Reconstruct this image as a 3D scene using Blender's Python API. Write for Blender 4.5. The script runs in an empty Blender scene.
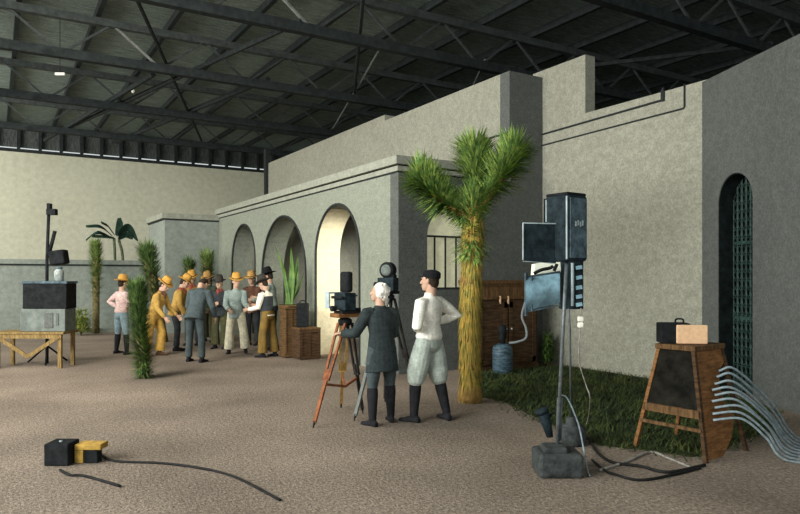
import bpy, bmesh, math, random
from math import sin, cos, pi, radians as R
from mathutils import Vector as V, Matrix as M

random.seed(7)
C = bpy.context.scene.collection

# ------------------------------------------------------------------ camera frame
FPX, HZ, CXP, CH, YAW = 667.0, 277.0, 400.0, 1.7, R(31.3)
SA, CA = sin(YAW), cos(YAW)
def w3(r, d, z=0.0):                    # r metres to the right, d metres ahead of the camera
    return V((CA*r + SA*d, -SA*r + CA*d, z))
def gp(px, py, z=0.0):                  # ground (or height z) point
    d = FPX*(CH - z)/(py - HZ)
    return w3((px-CXP)/FPX*d, d, z)
def dp(px, py, d):
    return w3((px-CXP)/FPX*d, d, CH + (HZ-py)/FPX*d)
def on_y(px, py, Y):
    k = (px-CXP)/FPX; return dp(px, py, Y/(CA - SA*k))
def on_x(px, py, X):
    k = (px-CXP)/FPX; return dp(px, py, X/(CA*k + SA))

# ------------------------------------------------------------------ materials
def mat(name, col, rough=.85, var=.18, scale=14, bump=.0, bscale=60, metal=0, col2=None, big=0, bigscale=.5, emis=0, stretch=None, grain=0):
    m = bpy.data.materials.new(name); m.use_nodes = True
    nt = m.node_tree; N = nt.nodes; L = nt.links
    b = N['Principled BSDF']
    b.inputs['Roughness'].default_value = rough; b.inputs['Metallic'].default_value = metal
    b.inputs['Specular IOR Level'].default_value = .10 if max(col) < .06 else .22
    tc = N.new('ShaderNodeTexCoord'); src = tc.outputs['Object']
    if stretch:
        mp = N.new('ShaderNodeMapping'); mp.inputs['Scale'].default_value = stretch
        L.new(src, mp.inputs['Vector']); src2 = mp.outputs['Vector']
    else: src2 = src
    n = N.new('ShaderNodeTexNoise'); n.inputs['Scale'].default_value = scale; n.inputs['Detail'].default_value = 5
    n.inputs['Roughness'].default_value = .65
    L.new(src2, n.inputs['Vector'])
    rp = N.new('ShaderNodeValToRGB')
    c2 = col2 if col2 else tuple(c*(1-2*var) for c in col)
    c1 = col if col2 else tuple(min(1, c*(1+var)) for c in col)
    rp.color_ramp.elements[0].position = .36; rp.color_ramp.elements[1].position = .66
    rp.color_ramp.elements[0].color = (*c2, 1); rp.color_ramp.elements[1].color = (*c1, 1)
    L.new(n.outputs['Fac'], rp.inputs['Fac'])
    out = rp.outputs['Color']
    def mul(out, fac_out, lo, hi):
        mr = N.new('ShaderNodeMapRange'); mr.inputs['From Min'].default_value = .3; mr.inputs['From Max'].default_value = .7
        mr.inputs['To Min'].default_value = lo; mr.inputs['To Max'].default_value = hi
        L.new(fac_out, mr.inputs['Value'])
        vm = N.new('ShaderNodeVectorMath'); vm.operation = 'SCALE'
        L.new(out, vm.inputs[0]); L.new(mr.outputs['Result'], vm.inputs['Scale'])
        return vm.outputs['Vector']
    if big:
        n2 = N.new('ShaderNodeTexNoise'); n2.inputs['Scale'].default_value = bigscale; n2.inputs['Detail'].default_value = 3
        L.new(src, n2.inputs['Vector']); out = mul(out, n2.outputs['Fac'], 1-big, 1+big)
    if grain:
        n4 = N.new('ShaderNodeTexNoise'); n4.inputs['Scale'].default_value = 34; n4.inputs['Detail'].default_value = 3
        L.new(src, n4.inputs['Vector']); out = mul(out, n4.outputs['Fac'], 1-grain, 1+grain)
    L.new(out, b.inputs['Base Color'])
    if bump:
        n3 = N.new('ShaderNodeTexNoise'); n3.inputs['Scale'].default_value = bscale; n3.inputs['Detail'].default_value = 4
        L.new(src2, n3.inputs['Vector'])
        bp = N.new('ShaderNodeBump'); bp.inputs['Strength'].default_value = bump; bp.inputs['Distance'].default_value = .02
        L.new(n3.outputs['Fac'], bp.inputs['Height']); L.new(bp.outputs['Normal'], b.inputs['Normal'])
    if emis:
        L.new(out, b.inputs['Emission Color']); b.inputs['Emission Strength'].default_value = emis
    return m

MT = {}
def mk(k, *a, **kw): MT[k] = mat(k, *a, **kw)
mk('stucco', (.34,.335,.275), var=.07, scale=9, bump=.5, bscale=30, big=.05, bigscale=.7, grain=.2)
mk('stucco_dark', (.118,.126,.119), var=.07, scale=9, bump=.5, bscale=30, big=.05, bigscale=.7, grain=.2)  # stucco with shade put into its colour, for end, return and doorway walls
mk('stucco_green', (.265,.285,.235), var=.07, scale=9, bump=.5, bscale=30, big=.05, bigscale=.7, grain=.2)
mk('low_plaster', (.27,.30,.27), var=.1, scale=8, bump=.4, bscale=30, big=.1)
mk('groove', (.035,.04,.04), var=.1)
mk('cornice', (.33,.34,.285), var=.1, scale=9, bump=.3)
mk('lit_reveal', (.80,.74,.55), var=.06, scale=8, bump=.3, bscale=40, grain=.08)
mk('muslin', (.56,.555,.44), var=.06, scale=5, big=.08, bigscale=.25)
mk('muslin_backlit', (.75,.73,.50), var=.06, scale=9, emis=.3)  # emission stands in for light behind the cloth
mk('dirt', (.33,.265,.21), var=.0, scale=26, bump=.7, bscale=45, col2=(.165,.13,.105), big=.3, bigscale=.55, grain=.25)
mk('roof_board', (.215,.265,.245), var=.22, scale=3, stretch=(1,7,1), grain=.3)
mk('truss_iron', (.03,.036,.037), var=.2, scale=8)
mk('web_iron', (.055,.064,.063), var=.2, scale=8)
mk('pale_rod', (.19,.20,.19), var=.15, scale=8)
mk('stage_board', (.09,.10,.097), var=.3, scale=4, stretch=(6,6,1))
mk('grass_soil', (.045,.058,.022), var=.3, scale=14, bump=.8, bscale=30)
mk('grass_blade', (.085,.11,.03), var=.0, scale=3.0, col2=(.02,.035,.018))
mk('bush_green', (.16,.26,.05), var=.0, scale=12, col2=(.05,.10,.03))
mk('bush_yellow', (.42,.42,.08), var=.0, scale=12, col2=(.10,.20,.05))
mk('joshua_leaf', (.50,.62,.14), var=.0, scale=11, col2=(.09,.23,.06), rough=.6)
mk('joshua_thatch', (.66,.42,.09), var=.0, scale=7, col2=(.25,.25,.06))
mk('joshua_bark', (.33,.20,.06), var=.25, scale=10, bump=.8)
mk('yucca_leaf', (.22,.33,.08), var=.0, scale=9, col2=(.035,.09,.03), rough=.6)
mk('yucca_light', (.38,.47,.12), var=.0, scale=9, col2=(.09,.18,.05), rough=.6)
mk('joshua_leaf_dark', (.15,.26,.07), var=.2, rough=.6)
mk('yucca_leaf_dark', (.045,.085,.03), var=.2, rough=.6)
mk('yucca_light_dark', (.11,.18,.05), var=.2, rough=.6)
mk('yucca_stem', (.17,.14,.06), var=.3, scale=12, bump=.6)
mk('banana_leaf', (.022,.05,.035), var=.3, scale=5, rough=.55)
mk('banana_stem', (.10,.12,.07), var=.3, scale=8)
mk('agave_leaf', (.16,.27,.06), var=.0, scale=5, col2=(.06,.13,.04), rough=.5)
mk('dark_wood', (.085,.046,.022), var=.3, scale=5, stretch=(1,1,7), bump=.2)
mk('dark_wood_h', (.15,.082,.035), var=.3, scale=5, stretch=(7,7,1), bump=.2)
mk('brown_board', (.15,.085,.036), var=.3, scale=6, stretch=(1,1,6), bump=.2)
mk('orange_wood', (.25,.115,.042), var=.25, scale=7, stretch=(1,1,5), bump=.2)
mk('soot_panel', (.014,.013,.010), var=.35, scale=8, bump=.3)
mk('tripod_wood', (.28,.10,.045), var=.25, scale=9)
mk('tripod_yellow', (.33,.20,.06), var=.25, scale=9)
mk('tripod_dark', (.045,.04,.038), var=.25, scale=9)
mk('trestle_wood', (.27,.18,.07), var=.25, scale=8, stretch=(5,5,1))
mk('black_metal', (.016,.018,.020), rough=.8, var=.25, scale=12)
mk('blueblack_metal', (.020,.032,.040), rough=.7, var=.3, scale=9, grain=.2)
mk('slate_metal', (.085,.13,.16), rough=.6, var=.3, scale=9, grain=.25)
mk('lamp_blue', (.27,.45,.55), rough=.4, var=.2, scale=7, grain=.15)
mk('lamp_edge', (.42,.50,.52), rough=.4, var=.15, scale=9)
mk('lamp_white', (.85,.88,.72), var=.08, scale=9, emis=.25)
mk('pole_metal', (.15,.17,.18), rough=.35, var=.2, scale=20, metal=.3)
mk('cast_base', (.055,.062,.062), var=.3, scale=9, bump=.4, bscale=40)
mk('can_blue', (.07,.12,.16), rough=.45, var=.35, scale=8, stretch=(1,1,4))
mk('hose', (.22,.25,.26), var=.2, scale=60)
mk('plug_white', (.85,.82,.72), var=.05, emis=.1)
mk('cable_black', (.02,.02,.02), var=.2, rough=.6)
mk('cable_pale', (.27,.335,.37), var=.2, scale=20, rough=.6)
mk('cable_grey', (.32,.30,.27), var=.2, scale=20)
mk('tan_panel', (.83,.53,.32), var=.06, scale=30)
mk('yellow_wood', (.50,.31,.07), var=.2, scale=12)
mk('grille_green', (.035,.07,.06), var=.3, scale=9, rough=.5)
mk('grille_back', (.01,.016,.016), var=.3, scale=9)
mk('pale_case', (.17,.195,.18), var=.15, scale=8)
mk('jar_glass', (.33,.37,.36), rough=.15, var=.2, scale=10)
mk('skin', (.58,.36,.26), var=.08, scale=20, rough=.6)
mk('eye', (.03,.025,.02), var=.05, rough=.3)
mk('lip', (.40,.15,.12), var=.05)
def cloth(k, col, var=.14): mk(k, col, var=var, scale=9, bump=.55, bscale=11, rough=.95, grain=.14)
cloth('pink_cloth', (.70,.50,.47)); cloth('jean_blue', (.24,.33,.37)); cloth('gold_cloth', (.52,.32,.085))
cloth('gold_chaps', (.50,.30,.07)); cloth('charcoal', (.045,.052,.058)); cloth('slate_suit', (.075,.098,.105))
cloth('coat_dark', (.036,.047,.049)); cloth('white_shirt', (.90,.87,.78), .07); cloth('knicker_grey', (.45,.50,.45))
cloth('boot_black', (.022,.022,.025)); cloth('boot_brown', (.10,.05,.03)); cloth('grey_jacket', (.27,.33,.31))
cloth('cream_chaps', (.62,.58,.44)); cloth('teal_shirt', (.40,.47,.42)); cloth('brown_chaps', (.23,.145,.04))
cloth('olive', (.085,.085,.042)); cloth('dark_green', (.07,.09,.06)); cloth('red_scarf', (.26,.06,.045))
cloth('hat_orange', (.60,.32,.07), .12); cloth('hat_black', (.015,.015,.018)); cloth('hat_dark', (.05,.045,.04)); cloth('hat_tan', (.48,.27,.09))
cloth('hair_white', (.84,.80,.74), .08); cloth('hair_dark', (.04,.028,.02)); cloth('suit_trouser', (.06,.078,.082)); cloth('maroon', (.13,.06,.04))

# ------------------------------------------------------------------ mesh builder
def frame_for(d):
    d = d.normalized(); up = V((0,0,1)) if abs(d.z) < .95 else V((0,1,0))
    a = d.cross(up).normalized(); b = a.cross(d).normalized(); return a, b
class MB:
    def __init__(s): s.v = []; s.f = []; s.m = []; s.cur = 0
    def add(s, vs, fs):
        o = len(s.v); s.v += [V(p) for p in vs]; s.f += [tuple(i+o for i in f) for f in fs]; s.m += [s.cur]*len(fs); return s
    def box(s, c, size, rz=0, mtx=None):
        x, y, z = size[0]/2, size[1]/2, size[2]/2
        ps = [V((a*x, b*y, g*z)) for g in (-1,1) for a, b in ((-1,-1),(1,-1),(1,1),(-1,1))]
        rot = mtx if mtx else M.Rotation(rz, 3, 'Z')
        return s.add([rot @ p + V(c) for p in ps], [(0,3,2,1),(4,5,6,7),(0,1,5,4),(1,2,6,5),(2,3,7,6),(3,0,4,7)])
    def bbox(s, lo, hi):
        return s.box([(a+b)/2 for a, b in zip(lo, hi)], [abs(b-a) for a, b in zip(lo, hi)])
    def bevbox(s, c, size, bev=.01, rz=0, mtx=None):
        x, y, z = size[0]/2, size[1]/2, size[2]/2; rot = mtx if mtx else M.Rotation(rz, 3, 'Z')
        bm = bmesh.new(); bmesh.ops.create_cube(bm, size=1.0)
        for v in bm.verts: v.co = V((v.co.x*size[0], v.co.y*size[1], v.co.z*size[2]))
        bmesh.ops.bevel(bm, geom=bm.edges[:], offset=bev, segments=2, affect='EDGES', profile=.5)
        bm.verts.index_update()
        vs = [rot @ v.co + V(c) for v in bm.verts]; fs = [[v.index for v in f.verts] for f in bm.faces]; bm.free()
        return s.add(vs, fs)
    def prism(s, poly, ext):            # polygon of 3D points extruded by vector ext
        n = len(poly); vs = [V(p) for p in poly] + [V(p)+V(ext) for p in poly]
        fs = [tuple(reversed(range(n))), tuple(range(n, 2*n))] + [(i, (i+1) % n, (i+1) % n+n, i+n) for i in range(n)]
        return s.add(vs, fs)
    def bar(s, p0, p1, a, b, up=None):  # rectangular bar between points
        p0, p1 = V(p0), V(p1); d = (p1-p0).normalized()
        if up is None: x, y = frame_for(d)
        else: x = d.cross(V(up)).normalized(); y = x.cross(d)
        q = [x*(i*a/2)+y*(j*b/2) for i, j in ((-1,-1),(1,-1),(1,1),(-1,1))]
        return s.add([p0+k for k in q]+[p1+k for k in q], [(3,2,1,0),(4,5,6,7),(0,1,5,4),(1,2,6,5),(2,3,7,6),(3,0,4,7)])
    def tube(s, pts, rad, n=8, cap='flat'):
        pts = [V(p) for p in pts]
        if not hasattr(rad, '__len__'): rad = [rad]*len(pts)
        rad = list(rad)
        if cap == 'round':
            d0 = (pts[0]-pts[1]).normalized(); d1 = (pts[-1]-pts[-2]).normalized()
            r0, r1 = rad[0], rad[-1]; p0, p1 = pts[0], pts[-1]
            pre = [(p0+d0*r0*sin(a), r0*cos(a)) for a in (R(80), R(50), R(25))]
            post = [(p1+d1*r1*sin(a), r1*cos(a)) for a in (R(25), R(50), R(80))]
            pts = [p for p, _ in pre]+pts+[p for p, _ in post]; rad = [r for _, r in pre]+rad+[r for _, r in post]
        vs, fs = [], []; a = None
        for i, p in enumerate(pts):
            d = (pts[min(i+1, len(pts)-1)]-pts[max(i-1, 0)])
            d = d.normalized() if d.length > 1e-9 else V((0,0,1))
            if a is None: a, b = frame_for(d)
            else:
                a = (a - d*a.dot(d)).normalized(); b = a.cross(d).normalized()
            for k in range(n):
                t = 2*pi*k/n; vs.append(p+(a*cos(t)+b*sin(t))*rad[i])
        for i in range(len(pts)-1):
            for k in range(n):
                k2 = (k+1) % n; fs.append((i*n+k, i*n+k2, (i+1)*n+k2, (i+1)*n+k))
        fs.append(tuple(reversed(range(n)))); fs.append(tuple(range((len(pts)-1)*n, len(pts)*n)))
        return s.add(vs, fs)
    def rings(s, rings):                # explicit closed rings of equal length
        n = len(rings[0]); vs = [p for r in rings for p in r]; fs = []
        for i in range(len(rings)-1):
            for k in range(n): fs.append((i*n+k, i*n+(k+1) % n, (i+1)*n+(k+1) % n, (i+1)*n+k))
        fs.append(tuple(reversed(range(n)))); fs.append(tuple(range((len(rings)-1)*n, len(rings)*n)))
        return s.add(vs, fs)
    def loft(s, secs, x, y, n=18, pw=1.0):   # secs: (centre, a, b); x,y axes
        rs = []
        for c, a, b in secs:
            rs.append([V(c)+V(x)*(a*cos(2*pi*k/n))+V(y)*(b*sin(2*pi*k/n)) for k in range(n)])
        return s.rings(rs)
    def ell(s, c, r, rot=None, n=14, m=8):
        rs = []
        rot = rot if rot else M.Identity(3)
        for i in range(m+1):
            ph = -pi/2+pi*(i+.12)/(m+.24)
            rs.append([V(c)+rot @ V((r[0]*cos(ph)*cos(2*pi*k/n), r[1]*cos(ph)*sin(2*pi*k/n), r[2]*sin(ph))) for k in range(n)])
        return s.rings(rs)
    def lathe(s, prof, c=(0,0,0), n=24, rot=None):
        rot = rot if rot else M.Identity(3)
        return s.rings([[V(c)+rot @ V((r*cos(2*pi*k/n), r*sin(2*pi*k/n), z)) for k in range(n)] for r, z in prof])
    def blade(s, p, d, ln, w, droop=.3, seg=3, up=V((0,0,1)), nrm=None):
        d = V(d).normalized(); side = d.cross(nrm if nrm else up)
        if side.length < 1e-3: side = d.cross(V((1,0,0)))
        side.normalize(); vs = []; q = V(p); dd = d.copy()
        for i in range(seg+1):
            t = i/seg; ww = w*(1-t)**.8*.5
            if i == seg: vs.append(q.copy())
            else: vs += [q-side*ww, q+side*ww]
            q = q+dd*(ln/seg); dd = (dd-up*(droop/seg)).normalized()
        fs = [(2*i, 2*i+1, 2*i+3, 2*i+2) for i in range(seg-1)]+[(2*seg-2, 2*seg-1, 2*seg)]
        return s.add(vs, fs)

def obj(name, mb, m, parent=None, smooth=False, world=False, origin=None):
    me = bpy.data.meshes.new(name)
    off = V((0,0,0))
    if parent is not None and world:
        q = parent
        while q is not None: off += q.location; q = q.parent
    if origin is not None and parent is None: off = V(origin)
    me.from_pydata([tuple(p-off) for p in mb.v], [], mb.f)
    ms = m if isinstance(m, (list, tuple)) else [m]
    for x in ms: me.materials.append(MT[x] if isinstance(x, str) else x)
    if len(ms) > 1: me.polygons.foreach_set('material_index', mb.m)
    if smooth: me.polygons.foreach_set('use_smooth', [True]*len(me.polygons))
    bm = bmesh.new(); bm.from_mesh(me); bmesh.ops.recalc_face_normals(bm, faces=bm.faces[:]); bm.to_mesh(me); bm.free()
    me.update()
    o = bpy.data.objects.new(name, me); C.objects.link(o)
    if parent is not None: o.parent = parent
    if origin is not None and parent is None: o.location = off
    return o
def tag(o, label=None, cat=None, group=None, kind=None):
    if label: o['label'] = label
    if cat: o['category'] = cat
    if group: o['group'] = group
    if kind: o['kind'] = kind
    return o
def thing(name, label, cat, loc=(0,0,0), rz=0, group=None):
    o = bpy.data.objects.new(name, None); C.objects.link(o); o.empty_display_size = .1
    o.location = loc; o.rotation_euler = (0,0,rz); return tag(o, label, cat, group)
def struct(name, mb, m, parent=None, label=None, **k):
    o = obj(name, mb, m, parent, **k)
    if parent is None: tag(o, label, None, None, 'structure')
    elif label: o['label'] = label
    return o
def remesh(mb, name, m, parent, vox=.01, smooth=3, world=False):
    o = obj(name, mb, m, parent, world=world)
    md = o.modifiers.new('r', 'REMESH'); md.mode = 'VOXEL'; md.voxel_size = vox; md.use_smooth_shade = True
    if smooth:
        sm = o.modifiers.new('s', 'SMOOTH'); sm.iterations = smooth; sm.factor = .5
    dg = bpy.context.evaluated_depsgraph_get()
    me = bpy.data.meshes.new_from_object(o.evaluated_get(dg))
    old = o.data; o.modifiers.clear(); o.data = me; bpy.data.meshes.remove(old)
    me.polygons.foreach_set('use_smooth', [True]*len(me.polygons))
    return o
def bez(pts, n=10):                     # Catmull-Rom through points
    pts = [V(p) for p in pts]; out = []
    P = [pts[0]*2-pts[1]]+pts+[pts[-1]*2-pts[-2]]
    for i in range(1, len(P)-2):
        for k in range(n):
            t = k/n; a, b, c, d = P[i-1], P[i], P[i+1], P[i+2]
            out.append(.5*((2*b)+(c-a)*t+(2*a-5*b+4*c-d)*t*t+(3*b-a-3*c+d)*t**3))
    out.append(pts[-1]); return out

# ------------------------------------------------------------------ setting
def wall_panel(p0, p1, thick, z0, z1, ops=()):
    """Wall from p0 to p1 (xy), thickness vector thick, arched openings (u0,u1,zspring,ztop,zsill). Returns body MB and reveal MBs per opening."""
    p0, p1, th = V((*p0, 0)), V((*p1, 0)), V((*thick, 0)); L = (p1-p0).length; e = (p1-p0)/L
    mb = MB(); P = lambda u, z: p0+e*u+V((0,0,z))
    def slab(u0, u1, za0, za1, zb):
        q = [P(u0, za0), P(u1, za1), P(u1, zb), P(u0, zb)]
        mb.prism(q, th)
    u = 0; N = 20
    for (a, b, zs, zt, zl) in ops:
        slab(u, a, z0, z0, z1)
        if zl > z0: slab(a, b, z0, z0, zl)
        c, w = (a+b)/2, (b-a)/2
        arc = [(c-w*cos(pi*i/N), zs+(zt-zs)*sin(pi*i/N)) for i in range(N+1)]
        for i in range(N): slab(arc[i][0], arc[i+1][0], arc[i][1], arc[i+1][1], z1)
        u = b
    slab(u, L, z0, z0, z1)
    return mb

fl = MB(); fl.bbox((-16,-8,-.3), (22,31,0)); struct('floor', fl, 'dirt')

# arcade
A_OPS = [(11.36-10.2, 13.40-10.2, 2.16, 3.18, 0), (13.94-10.2, 16.80-10.2, 1.75, 3.17, 0), (17.36-10.2, 19.37-10.2, 2.15, 3.17, 0)]
struct('wall_arcade', wall_panel((6.0,10.2), (6.0,20.8), (.58,0), 0, 3.52, A_OPS), 'stucco_green')
# far jamb of the nearest arch, lamp glow partly put into its cream colour
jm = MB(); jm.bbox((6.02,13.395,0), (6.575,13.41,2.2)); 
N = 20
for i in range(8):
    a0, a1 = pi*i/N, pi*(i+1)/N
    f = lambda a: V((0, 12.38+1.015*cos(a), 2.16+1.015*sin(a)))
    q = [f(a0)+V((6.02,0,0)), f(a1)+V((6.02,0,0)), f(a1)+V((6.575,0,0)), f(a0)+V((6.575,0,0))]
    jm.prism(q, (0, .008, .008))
struct('trim_1', jm, 'lit_reveal')
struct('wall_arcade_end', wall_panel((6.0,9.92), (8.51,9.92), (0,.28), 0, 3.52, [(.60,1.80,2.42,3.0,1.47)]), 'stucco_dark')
# cornice: groove, band, coping
g = MB(); g.bbox((5.99,9.91,3.52), (8.51,20.8,3.545)); struct('trim_2', g, 'groove')
g = MB(); g.bbox((5.96,9.88,3.545), (8.51,20.8,3.63)); struct('trim_3', g, 'cornice')
g = MB(); g.bbox((5.985,9.905,3.63), (8.51,20.8,3.655)); struct('trim_4', g, 'groove')
g = MB(); g.bbox((5.90,9.82,3.655), (8.51,20.9,3.80)); struct('trim_5', g, 'cornice')
# thin raised bead round each arch on the face
for n, (a, b, zs, zt, _) in enumerate(A_OPS):
    mbb = MB(); c, w = (a+b)/2+10.2, (b-a)/2+.01
    pts = [(5.995, c-w, .0)]+[(5.995, c-w*cos(pi*i/24), zs+(zt+.01-zs)*sin(pi*i/24)) for i in range(25)]+[(5.995, c+w, 0)]
    mbb.tube(pts, .028, 6); struct('trim_%d' % (6+n), mbb, 'groove')
# upper wall
up = MB(); up.bbox((8.51,10.2,0), (8.81,14.75,5.69)); up.bbox((8.51,14.75,0), (8.81,23.3,5.84)); struct('wall_upper', up, 'stucco')
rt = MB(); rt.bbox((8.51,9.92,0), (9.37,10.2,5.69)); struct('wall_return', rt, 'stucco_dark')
ps = MB(); ps.bbox((8.40,23.2,3.8), (8.58,23.38,6.35)); struct('trim_9', ps, 'groove')
# right wall
rw = MB(); rw.bbox((9.37,8.79,0), (9.62,10.2,5.83)); rw.bbox((9.37,6.3,0), (9.62,8.79,4.74)); struct('wall_right', rw, 'stucco')
e = V((-.4,-.916)); 
p0 = V((9.37,6.40)); p1 = p0+e*4.2; nrm = V((.916,-.4))
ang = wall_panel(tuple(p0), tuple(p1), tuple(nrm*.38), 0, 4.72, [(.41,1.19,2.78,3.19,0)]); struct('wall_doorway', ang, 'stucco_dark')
lin = MB()  # dark liner added so the doorway reveal reads as shaded
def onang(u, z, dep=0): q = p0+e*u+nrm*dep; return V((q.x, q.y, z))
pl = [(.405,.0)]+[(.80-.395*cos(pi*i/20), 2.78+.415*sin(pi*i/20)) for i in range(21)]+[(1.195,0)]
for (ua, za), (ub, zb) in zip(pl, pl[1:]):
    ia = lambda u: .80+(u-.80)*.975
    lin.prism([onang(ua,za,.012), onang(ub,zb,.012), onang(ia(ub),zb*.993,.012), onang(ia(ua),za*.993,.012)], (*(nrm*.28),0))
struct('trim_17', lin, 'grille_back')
# door with grille in the doorway
dr = thing('door_1', None, None, (0,0,0)); dr['kind'] = 'structure'
def onang(u, z, dep=0): q = p0+e*u+nrm*dep; return V((q.x, q.y, z))
db = MB(); db.prism([onang(.35,0,.3), onang(1.25,0,.3), onang(1.25,3.25,.3), onang(.35,3.25,.3)], (*(nrm*.05), 0)); obj('door_panel', db, 'grille_back', dr)
gr = MB()
for i in range(9):
    u = .41+.78*i/8; gr.tube([onang(u,.02,.25), onang(u,3.15,.25)], .012, 6)
for j in range(26):
    z = .1+j*.125
    for i in range(8):
        u = .41+.78*(i+.5)/8; r = .040
        gr.tube([onang(u+r*cos(t*pi/4), z+r*1.35*sin(t*pi/4), .245) for t in range(9)], .008, 4)
gr.bar(onang(.41,.1,.25), onang(1.19,.1,.25), .04, .08); gr.bar(onang(.41,1.1,.25), onang(1.19,1.1,.25), .03, .05); gr.bar(onang(.41,2.2,.25), onang(1.19,2.2,.25), .03, .05)
obj('door_grille', gr, 'grille_green', dr)
# conduits on the walls
cd = MB()
X = 9.355
cd.tube([(X,9.92,4.55), (X,7.15,4.60), (X,7.10,4.62), (X,7.10,4.80)], .018, 6); cd.tube([(X,7.10,4.58),(X,7.10,4.76)], .035, 6)
cd.tube([(X,9.92,4.33), (X,6.72,4.38), (X,6.70,4.40), (X,6.70,4.76)], .014, 6)
cd.tube([(8.50,9.95,4.49), (8.50,11.6,4.49)], .018, 6)
struct('trim_10', cd, 'groove')
# arcade interior: roof slab
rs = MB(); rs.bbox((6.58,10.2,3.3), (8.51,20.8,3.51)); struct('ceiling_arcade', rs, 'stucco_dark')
# block at the end of the arcade and low garden wall
bk = MB(); bk.bbox((4.37,20.8,0), (6.58,23.2,3.42)); struct('wall_block', bk, 'low_plaster')
bk = MB(); bk.bbox((4.33,20.76,3.42), (6.0,23.2,3.46)); struct('trim_11', bk, 'groove')
bk = MB(); bk.bbox((4.28,20.70,3.46), (6.0,23.26,3.62)); struct('trim_12', bk, 'cornice')
lw = MB(); lw.bbox((-9,23.2,0), (4.4,23.45,2.05)); struct('wall_garden', lw, 'low_plaster')
lw = MB(); lw.bbox((-9,23.14,2.10), (4.4,23.5,2.24)); struct('trim_13', lw, 'low_plaster')
lw = MB(); lw.bbox((-9,23.17,2.05), (4.4,23.48,2.10)); struct('trim_14', lw, 'groove')
lw = MB(); lw.bbox((-9,22.2,0), (4.37,22.4,.13)); struct('trim_15', lw, 'low_plaster')
# painted muslin backdrop with its dark rail, studs above, stage side wall
bd = MB(); bd.bbox((-16,30,0), (20,30.1,6.60)); struct('wall_back', bd, 'muslin')
bd = MB(); bd.bbox((-16,29.92,6.58), (20,30.08,6.70))
for i in range(46): bd.bbox((-15+i*.75,30.1,6.66), (-14.88+i*.75,30.22,7.72))
struct('trim_16', bd, 'truss_iron')
bd = MB(); bd.bbox((-16,30.3,6.82), (20,30.4,7.75)); struct('wall_back_boards', bd, 'stage_board')
bd = MB(); bd.bbox((20,-8,0), (20.2,31,7.8)); struct('wall_stage_right', bd, 'stage_board')

# ------------------------------------------------------------------ roof: boards, purlins, bracing
ce = MB(); ce.bbox((-16,-8,7.75), (22,31,7.9)); ceil = struct('ceiling', ce, 'roof_board')
for i in range(20):
    x = -12+i*1.55; b = MB(); b.bbox((x,-8,7.58), (x+.10,30.2,7.75)); obj('purlin', b, 'truss_iron', ceil)
for (a, b2, r, m) in [((1.6,28.0),(3.4,17.5),.07,'truss_iron'), ((10.1,21.3),(7.33,12.9),.03,'pale_rod'), ((3.9,27.0),(6.0,16.4),.07,'truss_iron'),
                      ((2.2,25.1),(5.2,12.3),.06,'truss_iron'), ((12.2,16.4),(9.8,12.3),.025,'pale_rod'), ((6.6,25.1),(2.0,12.3),.04,'truss_iron'),
                      ((11.5,12.3),(14.5,8.2),.05,'truss_iron'), ((8.5,16.4),(4.5,8.2),.04,'truss_iron')]:
    t = MB(); t.tube([(a[0],a[1],6.78), (b2[0],b2[1],6.78)], r, 6); obj('brace', t, m, ceil)
TR = [(25.1,'dark iron roof truss nearest the pale backdrop'), (20.7,'dark roof truss second from the pale backdrop'), (16.4,'dark roof truss third from the pale backdrop, above the tall wall'),
      (12.3,'dark roof truss meeting the top corner of the tall wall'), (8.2,'dark roof truss above the stepped right wall')]
for Y, lab in TR:
    t = thing('roof_truss', lab, 'roof truss', (3,Y,6.52), 0, 'roof trusses')
    b = MB(); b.bbox((-14,Y-.09,6.52), (20,Y+.09,6.72)); obj('bottom_chord', b, 'truss_iron', t, world=True)
    b = MB(); b.bbox((-14,Y-.08,7.38), (20,Y+.08,7.54)); obj('top_chord', b, 'web_iron', t, world=True)
    for k in range(8):
        x = .2+k*2.1
        pale = (k == 1 and Y in (16.4,)) or (k == 2 and Y == 12.3)
        b = MB(); b.bar((x,Y,7.45), (x+1.05,Y,6.62), .04, .05); obj('web_bar', b, 'pale_rod' if pale else 'web_iron', t, world=True)
        b = MB(); b.bar((x+1.05,Y,6.62), (x+2.1,Y,7.45), .04, .05); obj('web_bar', b, 'web_iron', t, world=True)
# small hanging lamp bulbs under the roof
for px, py, d, lab in [(133,91,19,'small bright bulb hanging under the roof near the far end'), (60,74,15,'small pale lamp panel hung at the upper left of the roof')]:
    p = dp(px, py, d); t = thing('hanging_lamp', lab, 'lamp', p)
    b = MB(); b.tube([(0,0,.05), (0,0,7.55-p.z)], .008, 5); obj('cord', b, 'cable_black', t)
    b = MB()
    if d == 19: b.ell((0,0,0), (.05,.05,.06)); obj('bulb', b, 'plug_white', t, True)
    else: b.bevbox((0,0,0), (.22,.05,.06), .01, rz=-YAW); obj('lamp_panel', b, 'plug_white', t)

# ------------------------------------------------------------------ window on the end wall of the arcade
wf = MB(); Y = 10.04; cx, hw, zs, zt, zl = 7.2, .60, 2.42, 3.0, 1.47
wn = thing('window_1', None, None, (cx,Y,zl)); wn['kind'] = 'structure'
arc = [(cx-hw*cos(pi*i/24), zs+(zt-zs)*sin(pi*i/24)) for i in range(25)]
poly = [(cx-hw,Y+.06,zl), *[(a,Y+.06,z) for a, z in arc], (cx+hw,Y+.06,zl)]
b = MB(); b.prism(poly, (0,.02,0)); obj('window_pane', b, 'muslin_backlit', wn, world=True)
b = MB(); b.tube([(cx-hw+.02,Y,zl)]+[(cx+(a-cx)*.97,Y,z-.02) for a, z in arc]+[(cx+hw-.02,Y,zl)], .022, 6)
b.bar((cx-hw,Y,zs+.02), (cx+hw,Y,zs+.02), .03, .035)
b.bar((cx-hw,Y,zl+.02), (cx+hw,Y,zl+.02), .04, .04)
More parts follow.
